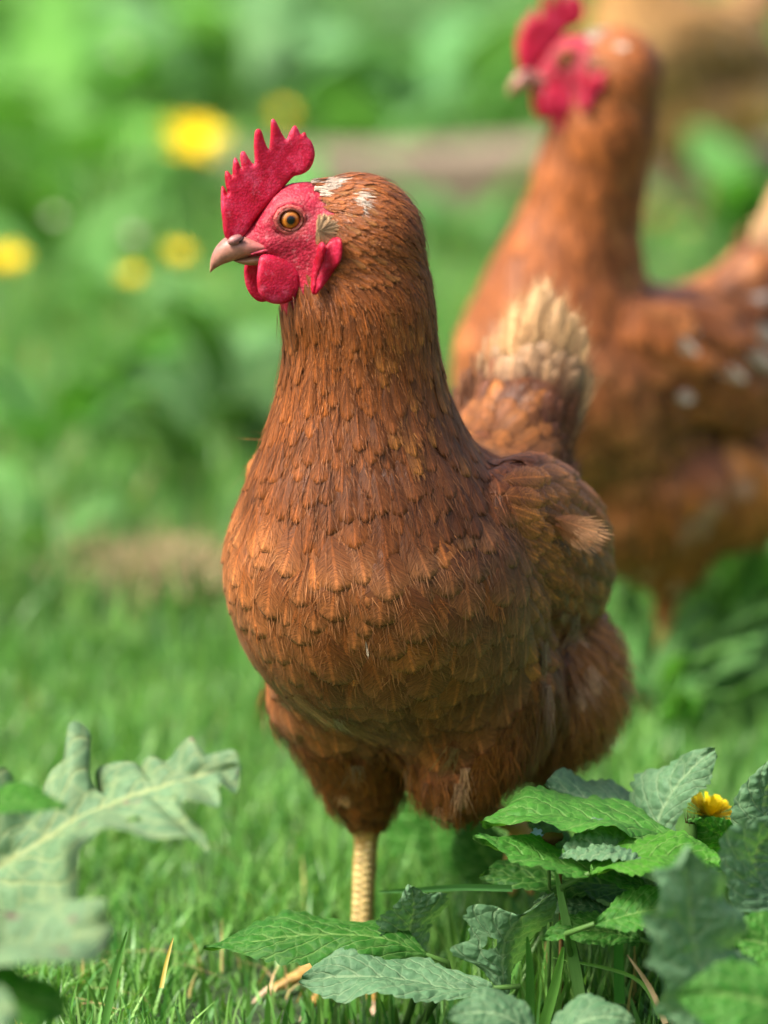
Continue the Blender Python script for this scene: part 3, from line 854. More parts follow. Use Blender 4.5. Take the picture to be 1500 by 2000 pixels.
    if hero:
        # one frayed covert that stands off the wing
        tq = P(1085, 1012, 1.); hit = bvh.ray_cast(Vector(camp), Vector(nrm(tq-camp)))
        Yw = (hit[0].y if hit[0] is not None else B[1]-.03)-.012
        a0 = P(1085, 1012, Yw); dr = nrm(P(1184, 1052, Yw+.012)-a0); nv_ = nrm(np.array([.1, -1, .35])); nv_ = nrm(nv_-dr*(nv_@dr))
        for k in range(2):
            tg = Geo()
            lay(tg, a0+np.array([0, .004*k, -.004*k]), nv_, nrm(dr+z*(.04-.10*k)), (.024-.002*k)*sc, .0105*sc, np.array(S(160, 98, 54)), 0, np.array(S(216, 160, 112)), barbs=90, conform=False, shape=.8, curl=.06, blen=.6, cup=.05)
            tg.build('wing_feather', M_FEATHER, root)
        # bare quills and pale loose feathers under the breast
        for (x0, y0, x1, y1, Y, wd, c) in ((585, 1345, 690, 1375, -.075, .010, (196, 150, 92)), (665, 1378, 672, 1432, -.072, .008, (200, 176, 136)), (680, 1380, 760, 1480, -.07, .007, (190, 130, 72)),
                                          (570, 1355, 563, 1395, -.06, .006, (200, 160, 110)), (890, 1490, 842, 1540, -.07, .006, (206, 160, 100)), (712, 1288, 718, 1318, -.118, .0012, (236, 216, 190)),
                                          (695, 1490, 700, 1560, -.03, .009, (214, 180, 140)), (1045, 1255, 1085, 1360, -.045, .010, (206, 160, 120)), (1100, 1205, 1160, 1255, -.03, .009, (204, 156, 116)),
                                          (1150, 1225, 1190, 1300, -.02, .009, (200, 160, 130)), (1075, 1340, 1040, 1440, -.045, .009, (196, 150, 116))):
            a0 = P(x0, y0, B[1]+Y); a1 = P(x1, y1, B[1]+Y+.004)
            q, qn = near(a0)
            a0 = q+qn*.003; q2, qn2 = near(a1); a1 = q2+qn2*.004
            cc = np.array(S(*c))
            if wd > .002:
                tuft(pl, a0, qn, a1-a0, np.linalg.norm(a1-a0)*1.1, cc*.6, 22, .22, .12, tip=cc*.85); continue
            tg = pl
            lay(tg, a0, qn, a1-a0, np.linalg.norm(a1-a0), wd*.8, cc*.8, .05, cc, barbs=10, shape=.6)
        singles.sort(key=lambda q: -q[0])
        for i, (_, G2) in enumerate(singles):
            if i < 300: G2.build('feather', M_FEATHER, root)
            else: pl.add(G2.v, G2.f, G2.uv, np.array(G2.c))
    else:
        for _, G2 in singles: pl.add(G2.v, G2.f, G2.uv, np.array(G2.c))
    # white flecks of the spotted birds
    if spots and not hero:
        for (Fx, Lx, Ux, rr) in ((.020, .055, .232, .010), (-.005, .073, .215, .011), (-.035, .078, .220, .014), (-.062, .076, .205, .014), (-.05, .07, .238, .012), (.02, .066, .205, .008), (-.075, .05, .15, .012)):
            q, qn = near(BL(Fx, Lx, Ux))
            for k in range(5):
                lay(pl, q+rg.normal(0, .004, 3)*sc+qn*.004*sc, qn, -f-z*.6+rg.normal(0, .2, 3), rr*1.6*sc, rr*.6*sc, (white*.85+pale*.15)*rg.uniform(.75, 1.), .05, barbs=0)
    tag(pl.build('plumage', M_FEATHER, root), kind='stuff')

    # ---- head furniture
    def surf(px_, py_, sg):
        o_ = HL(px_, py_, sg*.013)+hl*sg*.05*sc
        h_ = bvh.ray_cast(Vector(o_), Vector(-hl*sg))
        return sg*float((np.array(h_[0])-OH)@(hl*sg))/sc if h_[0] is not None else sg*.012
    def blade(name, outline, th, edge, step, to_w, n_sm=3, rip=0., sd_=0):
        vs, fs = flesh_blade(catmull(outline, n_sm), to_w, th, edge, step, rip, sd_)
        g_ = Geo(); g_.add(vs, fs); return g_.build(name, M_COMB, root)
    st = 4.5 if hero else 9
    def comb_w(x, y, hh_): return HL(x, y, hh_+.0012*math.sin((x-440)*.035)*np.clip((380-y)/100, 0, 1.2))
    blade('comb', COMB, lambda x, y: .0012+.0030*float(np.clip((y-.78*(600-x)*0-300)/130, 0, 1)), 7, st, comb_w, 3, .0)
    def wn(x, y, hh_): return HL(x, y, .0092+hh_+.0035*math.sin((y-488)/90*2.2))
    def wf(x, y, hh_): return HL(x, y, -.0092+hh_-.003*math.sin((y-488)/90*2.2))
    blade('wattle', WAT_NEAR, lambda x, y: .0012, 7, st, wn, 4, .02, 1)
    blade('wattle', WAT_FAR, lambda x, y: .0011, 7, st, wf, 4, .02, 2)
    for sg in (1, -1):
        def wa(x, y, hh_, sg=sg): return HL(x, y, surf(x, y, sg)+sg*(.0030+.0018*math.sin((x-610)*.12))+hh_)
        def wb(x, y, hh_, sg=sg): return HL(x, y, surf(x, y, sg)+sg*.0052+hh_)
        blade('earlobe', LOBE_A, lambda x, y: .0014, 6, st, wa, 3, .15, 3)
        blade('earlobe', LOBE_B, lambda x, y: .0016, 5, st, wb, 3, .05, 4)
        # ear coverts: a disc of short bristles
        tg = Geo()
        c0 = HL(618, 437, surf(636, 437, sg)+sg*.0022)
        for k in range(260 if hero else 20):
            a = rg.uniform(-1.5, 1.5); ln = .0098*sc*rg.uniform(.45, 1.05)*(1-.25*abs(a)/1.25)
            dr = -d*math.cos(a)+z*math.sin(a)
            c = np.array(S(214, 172, 126))*rg.uniform(.6, 1.2)
            lay(tg, c0+hl*sg*rg.uniform(0, .0025)*sc-d*rg.uniform(0, .002)*sc, hl*sg, dr+hl*sg*rg.uniform(-.1, .25), ln, .0011*sc, c, 0, c*1.15, barbs=0, conform=False, shape=.7, curl=-.12)
        tg.build('ear_tuft', M_FEATHER, root)
        # eye
        o = Vector(HL(569, 422, sg*.0115)+hl*sg*.05*sc); hit = bvh.ray_cast(o, Vector(-hl*sg))
        ep = np.array(hit[0]) if hit[0] is not None else HL(569, 422, sg*.0115)
        ax_n = nrm(hl*sg+d*.10+z*.02); e1 = nrm(np.cross(z, ax_n)); e2 = np.cross(ax_n, e1)
        r = .0056*sc; c0 = ep-ax_n*.0030*sc
        tg = Geo(); nr, na = 14, 40; vs, uv, fs = [], [], []
        for i in range(nr+1):
            ph = i/nr*1.25
            for j in range(na):
                a = j/na*2*math.pi
                vs.append(c0+r*(ax_n*math.cos(ph)+(e1*math.cos(a)+e2*math.sin(a))*math.sin(ph)))
                uv.append((min(1, math.sin(ph)*r/(.0046*sc)), j/na))
        for i in range(nr):
            for j in range(na): fs.append((i*na+j, i*na+(j+1) % na, (i+1)*na+(j+1) % na, (i+1)*na+j))
        tg.add(vs, fs, uv); eye = tg.build('eye', M_IRIS, root)
        tg = Geo()
        for rr0, mr, dz, cc in ((.0057, .0011, .0006, S(196, 92, 84)), (.0048, .0006, .0014, S(120, 60, 44)), (.0070, .0010, -.0006, S(186, 48, 66))):
            na, nb = 44, 10; vs, fs = [], []
            for i in range(na):
                a = i/na*2*math.pi; rx = rr0*1.08; rz = rr0*.94
                for j in range(nb):
                    b_ = j/nb*2*math.pi; m_ = mr*(1+.12*math.sin(a*9+rr0*999))
                    cdir = e1*math.cos(a)*rx+e2*math.sin(a)*rz
                    vs.append(ep+sc*(cdir+nrm(cdir)*m_*math.cos(b_)+ax_n*(dz+m_*.9*math.sin(b_))))
            for i in range(na):
                for j in range(nb): fs.append((i*nb+j, ((i+1) % na)*nb+j, ((i+1) % na)*nb+(j+1) % nb, i*nb+(j+1) % nb))
            tg.add(vs, fs, None, cc)
        tg.build('eyelid', M_SKIN, eye)
    # beak
    up = [(540, 466, 482, .0088), (515, 461, 488, .0090), (490, 455, 494, .0086), (470, 452, 499, .0078), (452, 455, 504, .0066), (438, 464, 509, .0052), (427, 477, 515, .0037), (420, 492, 520, .0023), (417.5, 507, 523, .0012), (417.5, 518, 524.5, .0005)]
    lw = [(545, 480, 503, .0080), (520, 484, 509, .0076), (500, 489, 511, .0066), (482, 494, 509, .0050), (468, 497, 505, .0030), (461, 499, 502, .0010)]
    def loft(sec, power):
        tg = Geo(); vs, fs, cs = [], [], []; na = 24
        for i, (x, y0, y1, hw) in enumerate(sec):
            q = i/(len(sec)-1)
            for j in range(na):
                a = j/na*2*math.pi; ca, sa = math.cos(a), math.sin(a)
                yy = (y0+y1)/2-(y1-y0)/2*sa
                ww = hw*np.sign(ca)*abs(ca)**power
                vs.append(HL(x+2.0*(1-abs(ca))*0, yy, ww))
                top = (sa+1)/2
                c = np.array(S(186, 128, 104))*(1-top)+np.array(S(150, 106, 94))*top
                kq = smooth(.0, .32, q); c = np.array(S(176, 84, 88))*(1-kq)+c*kq
                if q > .8: c = c*.9+np.array(S(220, 180, 160))*.15
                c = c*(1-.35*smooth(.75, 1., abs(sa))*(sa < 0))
                cs.append(c)
        for i in range(len(sec)-1):
            for j in range(na): fs.append((i*na+j, (i+1)*na+j, (i+1)*na+(j+1) % na, i*na+(j+1) % na))
        n_ = len(sec)-1; fs.append(tuple(n_*na+j for j in range(na)))
        tg.add(vs, fs, None, np.array(cs)); return tg
    def resec(sec, n_=5): return catmull(sec, n_, False)
    bk = loft(resec(up), .85).build('beak', M_BEAK, root)
    lowb = loft(resec(lw), .85); lowb.c = [tuple(np.array(c)*np.array((.75, .78, .55))) for c in lowb.c]
    lowb.build('lower_beak', M_BEAK, bk)
    for sg in (1, -1):
        # nostril: a horny flap over a dark slit
        vs, fs, cs = [], [], []; na, nb = 20, 6
        for i in range(nb+1):
            ph = i/nb*math.pi/2
            for j in range(na):
                a = j/na*2*math.pi; x_ = 15*math.cos(a)*math.sin(ph); y_ = 9.5*math.sin(a)*math.sin(ph)
                xr = x_*math.cos(.35)+y_*math.sin(.35); yr = -x_*math.sin(.35)+y_*math.cos(.35)
                vs.append(HL(466+xr, 459+yr, sg*(.0068+.0026*math.cos(ph)))); cs.append(np.array(S(158, 108, 104))*(.75+.3*math.cos(ph)))
        for i in range(nb):
            for j in range(na): fs.append((i*na+j, i*na+(j+1) % na, (i+1)*na+(j+1) % na, (i+1)*na+j))
        tg = Geo(); tg.add(vs, fs, None, np.array(cs)); ns = tg.build('nostril_flap', M_BEAK, bk)
        vs, fs = [], []
        for i in range(nb+1):
            ph = i/nb*math.pi/2
            for j in range(na):
                a = j/na*2*math.pi; x_ = 8*math.cos(a)*math.sin(ph); y_ = 3.0*math.sin(a)*math.sin(ph)
                xr = x_*math.cos(.75)+y_*math.sin(.75); yr = -x_*math.sin(.75)+y_*math.cos(.75)
                vs.append(HL(477+xr, 459+yr, sg*(.0075+.0014*math.cos(ph))))
        for i in range(nb):
            for j in range(na): fs.append((i*na+j, i*na+(j+1) % na, (i+1)*na+(j+1) % na, (i+1)*na+j))
        tg = Geo(); tg.add(vs, fs); tg.build('nostril', M_NOSE, bk)
        # gape: fleshy fold at the corner of the mouth
    if hero:
        for sg in (1, -1):
            tg = Geo()
            pth = catmull([(495, 486), (515, 481), (535, 478), (548, 481)], 5, False)
            vs, fs = [], []; nb = 8
            for i, (x_, y_) in enumerate(pth):
                q = i/(len(pth)-1); rr = 3.2*math.sin(max(.12, q*.95)*math.pi)**.5
                for j in range(nb):
                    a = j/nb*2*math.pi
                    vs.append(HL(x_, y_+rr*math.sin(a), sg*(.0080+.0012*q+rr/HS*1.0*math.cos(a))))
            for i in range(len(pth)-1):
                for j in range(nb): fs.append((i*nb+j, (i+1)*nb+j, (i+1)*nb+(j+1) % nb, i*nb+(j+1) % nb))
            tg.add(vs, fs, None, np.array(S(200, 70, 92))); tg.build('gape_fold', M_SKIN, root)
        # scutes on the planted shank, two staggered rows of horny plates
        for row in (-1, 1):
            for i in range(18):
                q = (i+.5*(row > 0))/18
                if q > .97: continue
                c0 = BL(.0005+.0078*q, -.027, .070-.060*q)
                vs, fs = [], []
                view = nrm(f*.95+l*.42*row+l*.25)
                sdw = nrm(np.cross(z, view))
                r0 = .0062*sc
                for a_ in (-1, -.4, .4, 1):
                    for b_ in (-1, -.3, .4, 1):
                        ang = a_*.50; dirn = view*math.cos(ang)+sdw*math.sin(ang)
                        bulge = .0011*(1-a_*a_*.85)*(1-b_*b_*.8)
                        vs.append(c0+dirn*(r0-.0006+bulge)+z*b_*.00185*(1-.3*a_*a_))
                for i_ in range(3):
                    for j_ in range(3): fs.append((i_*4+j_, (i_+1)*4+j_, (i_+1)*4+j_+1, i_*4+j_+1))
                tg = Geo(); tg.add(vs, fs, None, np.array(S(208, 182, 118))*rg.uniform(.82, 1.1)); tg.build('scale', M_BEAK, root)
        for L_, F_ in ((-.026, .042), (0, .056), (.026, .044)):
            a0 = BL(.008+F_, -.027+L_, .004); dr = nrm(f*F_+l*L_-z*.012)
            tg = Geo(); vs, fs = [], []; nb = 8
            for i in range(5):
                q = i/4; c_ = a0+dr*.012*q-z*.003*q*q; rr = .0024*(1-q)**.6+.0002
                e1 = nrm(np.cross(dr, z)); e2 = np.cross(e1, dr)
                for j in range(nb):
                    a = j/nb*2*math.pi; vs.append(c_+(e1*math.cos(a)*.8+e2*math.sin(a))*rr)
            for i in range(4):
                for j in range(nb): fs.append((i*nb+j, (i+1)*nb+j, (i+1)*nb+(j+1) % nb, i*nb+(j+1) % nb))
            tg.add(vs, fs, None, np.array(S(190, 160, 130))); tg.build('claw', M_BEAK, root)
    return root

D0 = 1.72
TONE = dict(under=S(86, 46, 18), brown=S(114, 64, 30), orange=S(168, 92, 32), dark=S(70, 40, 18), pale=S(206, 156, 108), gold=S(202, 132, 58))
make_hen('hen', 'sharp russet brown hen with upright red comb standing in front of the others', P(820, 1915, D0), 1.0, R(24), P(600, 450, D0-.075), R(15), .0018, 1.0, TONE, 0, hero=True, seed=3)
TONE2 = dict(under=S(96, 52, 24), brown=S(152, 88, 46), orange=S(184, 106, 48), dark=S(70, 42, 20), pale=S(206, 158, 116), gold=S(196, 134, 74))
b2 = G(1215, 1352)
make_hen('hen', 'blurred brown hen with white flecked wing standing behind the sharp hen', b2, .97, R(54), P(1130, 132, b2[1]-.055), R(12), .0035, 1.7, TONE2, .10, seed=11, lift_left=False)
TONE3 = dict(under=S(120, 80, 40), brown=S(186, 140, 84), orange=S(200, 150, 90), dark=S(60, 46, 16), pale=S(220, 196, 160), gold=S(196, 156, 104))  # dark paints the shadow beneath wing and tail into the wing feathers
b3 = G(1330, 440)
make_hen('hen', 'far buff hen with whitish tail at the top, partly hidden by a hen head', b3, 1.05, R(58), b3+np.array([-.085, -.06, .345]), R(10), .0045, 2.0, TONE3, .2, seed=23, lift_left=False)

# ------------------------------------------------------------------ timber on the grass
def timber():
    c = G(905, 425); g_ = Geo()
    L_, H_, D_ = .74, .068, .14
    bm_v = []; n_ = 13
    rg = np.random.default_rng(5)
    prof = [(-.5, .06), (-.44, 0), (.44, 0), (.5, .06), (.5, .92), (.45, 1), (-.45, 1), (-.5, .92)]
    vs, fs = [], []
    for i in range(n_):
        x = (i/(n_-1)-.5)*L_
        for (a, b) in prof:
            vs.append((x+rg.normal(0, .0015), a*D_+rg.normal(0, .0012), .006+b*H_+rg.normal(0, .0012)+.004*math.sin(x*9)))
    m = len(prof)
    for i in range(n_-1):
        for j in range(m): fs.append((i*m+j, i*m+(j+1) % m, (i+1)*m+(j+1) % m, (i+1)*m+j))
    fs.append(tuple(range(m))[::-1]); fs.append(tuple((n_-1)*m+j for j in range(m)))
    ang = .06; R_ = np.array([[math.cos(ang), -math.sin(ang), 0], [math.sin(ang), math.cos(ang), 0], [0, 0, 1]])
    vs = np.array(vs)@R_.T
    g_.add(vs, fs); o = g_.build('wooden_beam', M_WOOD, smooth=False)
    o.location = (c[0]+.03, c[1]+.07, .002)
    tag(o, 'weathered beige wooden beam lying on the grass behind the hens', 'beam')
timber()

# ------------------------------------------------------------------ leaves
def resample(c, n):
    c = catmull(np.array(c, float), 6, False)
    s = np.concatenate([[0], np.cumsum(np.linalg.norm(np.diff(c, axis=0), axis=1))]); s /= s[-1]
    t = np.linspace(0, 1, n); return np.stack([np.interp(t, s, c[:, i]) for i in range(c.shape[1])], 1)
def leaf_grid(U, Mi, Lo, name, mat_, parent, nv=8, wr=.0012, teeth=.05, nt=16, puff=.1, edge=.0, tint=(1, 1, 1), under=False, half=7, seed=0, hole=None):
    """leaf blade between its two margins and its midrib; U, Mi, Lo are (n,3) world curves from the stalk to the tip"""
    rg = np.random.default_rng(seed+17)
    n = len(Mi)
    us = np.linspace(0, 1, n)
    cols = []; vsn = []
    ut = us*nt+.5*np.sin(us*9+seed)+.3*np.sin(us*23+seed*2); am = .6+.8*np.random.default_rng(seed).random(64)[ut.astype(int) % 64]
    saw = 1+teeth*am*(1.0-1.9*np.abs((ut % 1)-.72*((ut % 1) > .0))*1.0)*np.clip(np.sin(np.clip(us, 0, 1)*math.pi), 0, 1)**.3+teeth*.9*np.sin(us*nt*.9+seed)
    for v in np.linspace(-1, 1, 2*half+1):
        E = U if v < 0 else Lo; a = abs(v)
        k = (1+(saw-1)*a**3)[:, None]
        cols.append(Mi+(E-Mi)*a*k); vsn.append(np.full(n, v))
    Gd = np.stack(cols, 1); vv = np.stack(vsn, 1); uu = np.repeat(us[:, None], 2*half+1, 1)
    du = np.gradient(Gd, axis=0); dv = np.gradient(Gd, axis=1)
    N = np.cross(du, dv); N /= np.linalg.norm(N, axis=2)[..., None]+1e-9
    avg = nrm(N.reshape(-1, 3).sum(0)); N = N*.5+avg*.5; N /= np.linalg.norm(N, axis=2)[..., None]+1e-9
    campos = np.array([0, 0, CAM_H]); sgn = np.sign(avg@(campos-Gd.mean((0, 1))))
    W = np.linalg.norm(U-Lo, axis=1).mean()
    bul = np.abs(np.sin(math.pi*(uu*nv-np.abs(vv)*nv*.30+.5)))**.6*np.minimum(1, np.abs(vv)*4)*(1-.7*np.abs(vv)**4)*(.7+.6*np.sin(uu*31+vv*7+seed)**2)
    fine = np.sin(uu*nv*9+3*np.sin(vv*5+seed))*np.sin(vv*13+2*np.sin(uu*17+seed))
    disp = wr*(bul+.40*fine)+puff*W*(np.sin(math.pi*np.abs(vv)*.5*1.3))*.5+edge*W*np.sin(uu*19+seed+vv*2)*np.abs(vv)**2
    disp -= .05*W*np.exp(-(vv/.10)**2)
    Gd = Gd+N*disp[..., None]*sgn
    m = 2*half+1
    idx = np.arange(n*m).reshape(n, m)
    f = np.stack([idx[:-1, :-1], idx[1:, :-1], idx[1:, 1:], idx[:-1, 1:]], -1).reshape(-1, 4)
    fl = (sgn < 0) != under
    if fl: f = f[:, ::-1]
    if hole is not None:
        cu = uu.reshape(-1)[f].mean(1); cv = vv.reshape(-1)[f].mean(1); ok = np.ones(len(f), bool)
        for (hu, hv, ru, rv) in hole: ok &= ((cu-hu)/ru)**2+((cv-hv)/rv)**2 > 1
        f = f[ok]
    g_ = Geo()
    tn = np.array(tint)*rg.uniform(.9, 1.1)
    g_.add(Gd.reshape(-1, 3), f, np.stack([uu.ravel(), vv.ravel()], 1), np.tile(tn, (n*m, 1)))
    return g_.build(name, mat_, parent)
def tube(pts, r0, r1, nb=7):
    pts = np.array(pts, float); vs, fs = [], []
    for i, p in enumerate(pts):
        t = nrm(pts[min(i+1, len(pts)-1)]-pts[max(i-1, 0)]); a = nrm(np.cross(t, [.3, .9, .2])); b = np.cross(t, a)
        r = r0+(r1-r0)*i/(len(pts)-1)
        for j in range(nb):
            q = j/nb*2*math.pi; vs.append(p+(a*math.cos(q)+b*math.sin(q))*r)
    for i in range(len(pts)-1):
        for j in range(nb): fs.append((i*nb+j, i*nb+(j+1) % nb, (i+1)*nb+(j+1) % nb, (i+1)*nb+j))
    return vs, fs
def to3(c, Y):
    return np.array([P(q[0], q[1], Y+(q[2] if len(q) > 2 else 0)) for q in c])
def leaf_at(parent, Y, up, mid, low, mat_, n=72, dyu=.012, dyl=-.012, **kw):
    """a leaf set at depth Y; margins lean back (dyu) and forward (dyl)"""
    tilt = np.sin(np.linspace(0, 1, n)*math.pi)
    U = resample(to3(up, Y), n); M_ = resample(to3(mid, Y), n); L_ = resample(to3(low, Y), n)
    cp = np.array([0, 0, CAM_H])
    U = cp+(U-cp)*(1+dyu*tilt/Y)[:, None]; L_ = cp+(L_-cp)*(1+dyl*tilt/Y)[:, None]
    o = leaf_grid(U, M_, L_, 'leaf', mat_, parent, **kw)
    base = M_[0]; rt = np.array(parent.location)
    b0 = np.array([rt[0]*.6+base[0]*.4, rt[1]*.6+base[1]*.4, 0])
    dr0 = nrm(M_[0]-M_[3])
    vs, fs = tube(resample([base+(M_[1]-M_[0])*.5, base+dr0*.012, (base+b0)*.5+dr0*.008, b0+np.array([0, 0, -.004])], 9), .0012, .0021)
    g_ = Geo(); g_.add(vs, fs); g_.build('stalk', M_STEM, o)
    return o
# dock plant near the lens on the left
dk = empty('dock_plant', G(-120, 2150), 'large dock plant with pale ragged leaf and yellow midrib beside the bare lawn', 'plant')
leaf_at(dk, 1.48, [(-60, 1610), (0, 1500), (45, 1560), (78, 1572), (98, 1510), (130, 1482), (140, 1415), (172, 1432), (172, 1478), (168, 1510), (190, 1556), (192, 1502), (262, 1492), (272, 1530), (290, 1482), (328, 1490), (372, 1438), (398, 1474), (455, 1464), (470, 1494)],
        [(-60, 1720), (0, 1682), (75, 1635), (150, 1592), (230, 1553), (310, 1527), (400, 1506), (468, 1496)],
        [(-60, 1930), (0, 1880), (90, 1800), (150, 1760), (155, 1672), (200, 1622), (240, 1628), (300, 1646), (372, 1640), (408, 1668), (400, 1628), (366, 1592), (366, 1566), (425, 1582), (436, 1556), (430, 1535), (462, 1552), (470, 1500)],
        M_DOCK, n=110, nv=9, wr=.0008, teeth=0, puff=.025, edge=.012, half=10, dyu=.03, dyl=-.05, seed=2, hole=[(.55, .55, .02, .1)])
leaf_at(dk, 1.38, [(-60, 1800), (60, 1785), (140, 1770), (218, 1762)], [(-60, 1850), (40, 1842), (130, 1830), (214, 1800)], [(-60, 1915), (20, 1900), (110, 1895), (180, 1890), (205, 1850)], M_DOCK, nv=5, wr=.0008, teeth=.0, puff=.15, seed=3, dyl=-.05, dyu=.02)
leaf_at(dk, 1.36, [(-60, 1820), (0, 1875), (50, 1910), (100, 1920), (135, 1960)], [(-60, 1900), (0, 1925), (60, 1950), (130, 1965)], [(-60, 2000), (0, 1990), (60, 2010), (120, 1990)], M_GREEN, nv=6, wr=.0008, teeth=.0, puff=.1, seed=4, under=True, tint=(.6, .8, .6))
leaf_at(dk, 1.43, [(-30, 1560), (20, 1532), (60, 1535), (100, 1560), (132, 1578)], [(-30, 1580), (20, 1568), (70, 1568), (132, 1580)], [(-30, 1595), (20, 1590), (80, 1588), (130, 1582)], M_GREEN, nv=6, wr=.0006, teeth=.02, seed=5, under=True, tint=(.7, .9, .6))
leaf_at(dk, 1.30, [(-60, 1920), (0, 1930), (30, 1960)], [(-60, 1960), (0, 1965), (35, 1975)], [(-60, 2040), (0, 2020), (30, 1990)], M_DOCK, nv=6, wr=.0006, teeth=.02, seed=6)
# low plant in front of the standing leg
WK = dict(wr=.0010, teeth=.12, nt=12, edge=.03)
pl1 = empty('wrinkled_plant', G(770, 1985), 'low wrinkled leaf plant hiding the foot of the sharp hen', 'plant', 'wrinkled leaf plants along the front')
leaf_at(pl1, 1.605, [(835, 1868), (770, 1806), (690, 1800), (620, 1797), (575, 1783), (520, 1800), (470, 1824), (398, 1853)], [(835, 1866), (760, 1832), (680, 1822), (600, 1822), (520, 1832), (460, 1845), (398, 1853)],
        [(830, 1872), (760, 1874), (690, 1868), (610, 1884), (530, 1874), (455, 1862), (398, 1854)], M_GREEN, seed=7, puff=.05, dyu=.03, dyl=-.012, tint=(.62, .78, .6), **WK)
leaf_at(pl1, 1.618, [(800, 1880), (750, 1840), (745, 1800), (770, 1765), (795, 1728)], [(805, 1880), (800, 1830), (810, 1780), (806, 1738), (800, 1728)], [(815, 1880), (830, 1850), (845, 1800), (868, 1748), (830, 1745), (803, 1730)], M_WRINK, seed=8, puff=.06, tint=(1.12, 1.1, 1.1), dyu=-.01, dyl=.012, **WK)
leaf_at(pl1, 1.585, [(965, 1928), (900, 1900), (830, 1880), (760, 1868), (690, 1848), (640, 1868), (585, 1915)], [(965, 1930), (880, 1928), (800, 1912), (720, 1905), (650, 1905), (585, 1917)], [(960, 1940), (880, 1962), (800, 1952), (720, 1942), (660, 1968), (585, 1920)], M_WRINK, seed=9, puff=.10, dyu=.02, dyl=-.02, **WK)
leaf_at(pl1, 1.595, [(985, 1950), (935, 1890), (885, 1858), (925, 1832), (910, 1775), (960, 1766), (1005, 1792), (1080, 1742)], [(987, 1950), (985, 1880), (992, 1830), (1030, 1785), (1082, 1744)], [(990, 1950), (1000, 1890), (1040, 1830), (1075, 1790), (1088, 1756)], M_WRINK, seed=10, puff=.05, tint=(1.12, 1.1, 1.1), dyu=.0, dyl=.02, hole=[(.42, -.45, .045, .16)], n=60, **WK)
# right cluster
pl2 = empty('wrinkled_plant', G(1180, 1905), 'wrinkled leaf plant with wide toothed leaves below the hen tail', 'plant', 'wrinkled leaf plants along the front')
leaf_at(pl2, 1.610, [(1330, 1640), (1250, 1592), (1165, 1562), (1100, 1560), (1040, 1540), (1008, 1566), (985, 1592), (942, 1611)], [(1330, 1645), (1240, 1612), (1150, 1600), (1080, 1592), (1010, 1598), (942, 1611)], [(1325, 1655), (1262, 1645), (1200, 1622), (1130, 1630), (1020, 1612), (942, 1612)], M_GREEN, seed=11, puff=.08, dyu=.035, dyl=-.03, **WK)
leaf_at(pl2, 1.650, [(1290, 1640), (1240, 1560), (1200, 1530), (1140, 1528), (1095, 1508), (1062, 1530)], [(1290, 1645), (1230, 1590), (1160, 1560), (1062, 1532)], [(1280, 1660), (1200, 1620), (1120, 1580), (1062, 1534)], M_WRINK, seed=12, puff=.1, dyu=.04, dyl=0, **WK)
leaf_at(pl2, 1.645, [(1290, 1690), (1228, 1600), (1250, 1520), (1310, 1500), (1350, 1470), (1395, 1458)], [(1295, 1690), (1280, 1620), (1310, 1550), (1350, 1500), (1396, 1460)], [(1305, 1690), (1325, 1620), (1350, 1560), (1390, 1518), (1402, 1478)], M_WRINK, seed=13, puff=.14, dyu=.02, dyl=-.005, tint=(1.12, 1.1, 1.1), **WK)
leaf_at(pl2, 1.590, [(1260, 1730), (1180, 1690), (1110, 1670), (1050, 1640), (1000, 1642), (925, 1632)], [(1260, 1732), (1170, 1705), (1080, 1685), (1000, 1662), (925, 1634)], [(1250, 1745), (1160, 1725), (1070, 1705), (990, 1680), (925, 1637)], M_GREEN, seed=14, puff=.08, dyu=.03, dyl=-.03, tint=(.9, .95, .9), **WK)
leaf_at(pl2, 1.585, [(1310, 1690), (1260, 1650), (1200, 1622), (1160, 1608), (1120, 1650), (1095, 1672)], [(1310, 1692), (1240, 1665), (1170, 1650), (1095, 1674)], [(1300, 1700), (1230, 1690), (1160, 1690), (1100, 1682)], M_WRINK, seed=15, puff=.15, dyu=.03, dyl=-.02, wr=.0018, teeth=.05, nt=15)
leaf_at(pl2, 1.570, [(1150, 1705), (1220, 1650), (1310, 1635), (1370, 1650), (1412, 1695)], [(1150, 1707), (1230, 1680), (1310, 1668), (1412, 1698)], [(1160, 1712), (1240, 1712), (1320, 1712), (1410, 1702)], M_GREEN, seed=16, puff=.12, dyu=.03, dyl=-.03, under=True, tint=(1.0, 1.1, .8), **WK)
leaf_at(pl2, 1.640, [(1290, 1730), (1180, 1690), (1050, 1670), (940, 1705)], [(1290, 1740), (1180, 1725), (1050, 1712), (935, 1712)], [(1285, 1770), (1180, 1760), (1060, 1752), (945, 1722)], M_GREEN, seed=17, dyu=.03, dyl=-.02, tint=(.42, .55, .4), **WK)  # dark tint paints the shade cast by the leaf above
leaf_at(pl2, 1.620, [(1210, 1790), (1130, 1742), (1085, 1735), (1040, 1765)], [(1210, 1795), (1130, 1765), (1040, 1770)], [(1200, 1810), (1130, 1790), (1045, 1780)], M_WRINK, seed=27, tint=(.6, .7, .6), **WK)
leaf_at(pl2, 1.575, [(1250, 1830), (1180, 1790), (1110, 1790), (1060, 1830)], [(1250, 1835), (1160, 1815), (1060, 1834)], [(1245, 1850), (1160, 1845), (1062, 1838)], M_GREEN, seed=41, tint=(.8, .85, .8), **WK)
leaf_at(pl2, 1.56, [(1160, 1800), (1230, 1745), (1300, 1730), (1350, 1760)], [(1160, 1805), (1250, 1780), (1350, 1764)], [(1170, 1815), (1260, 1815), (1348, 1770)], M_GREEN, seed=42, tint=(.75, .85, .75), **WK)
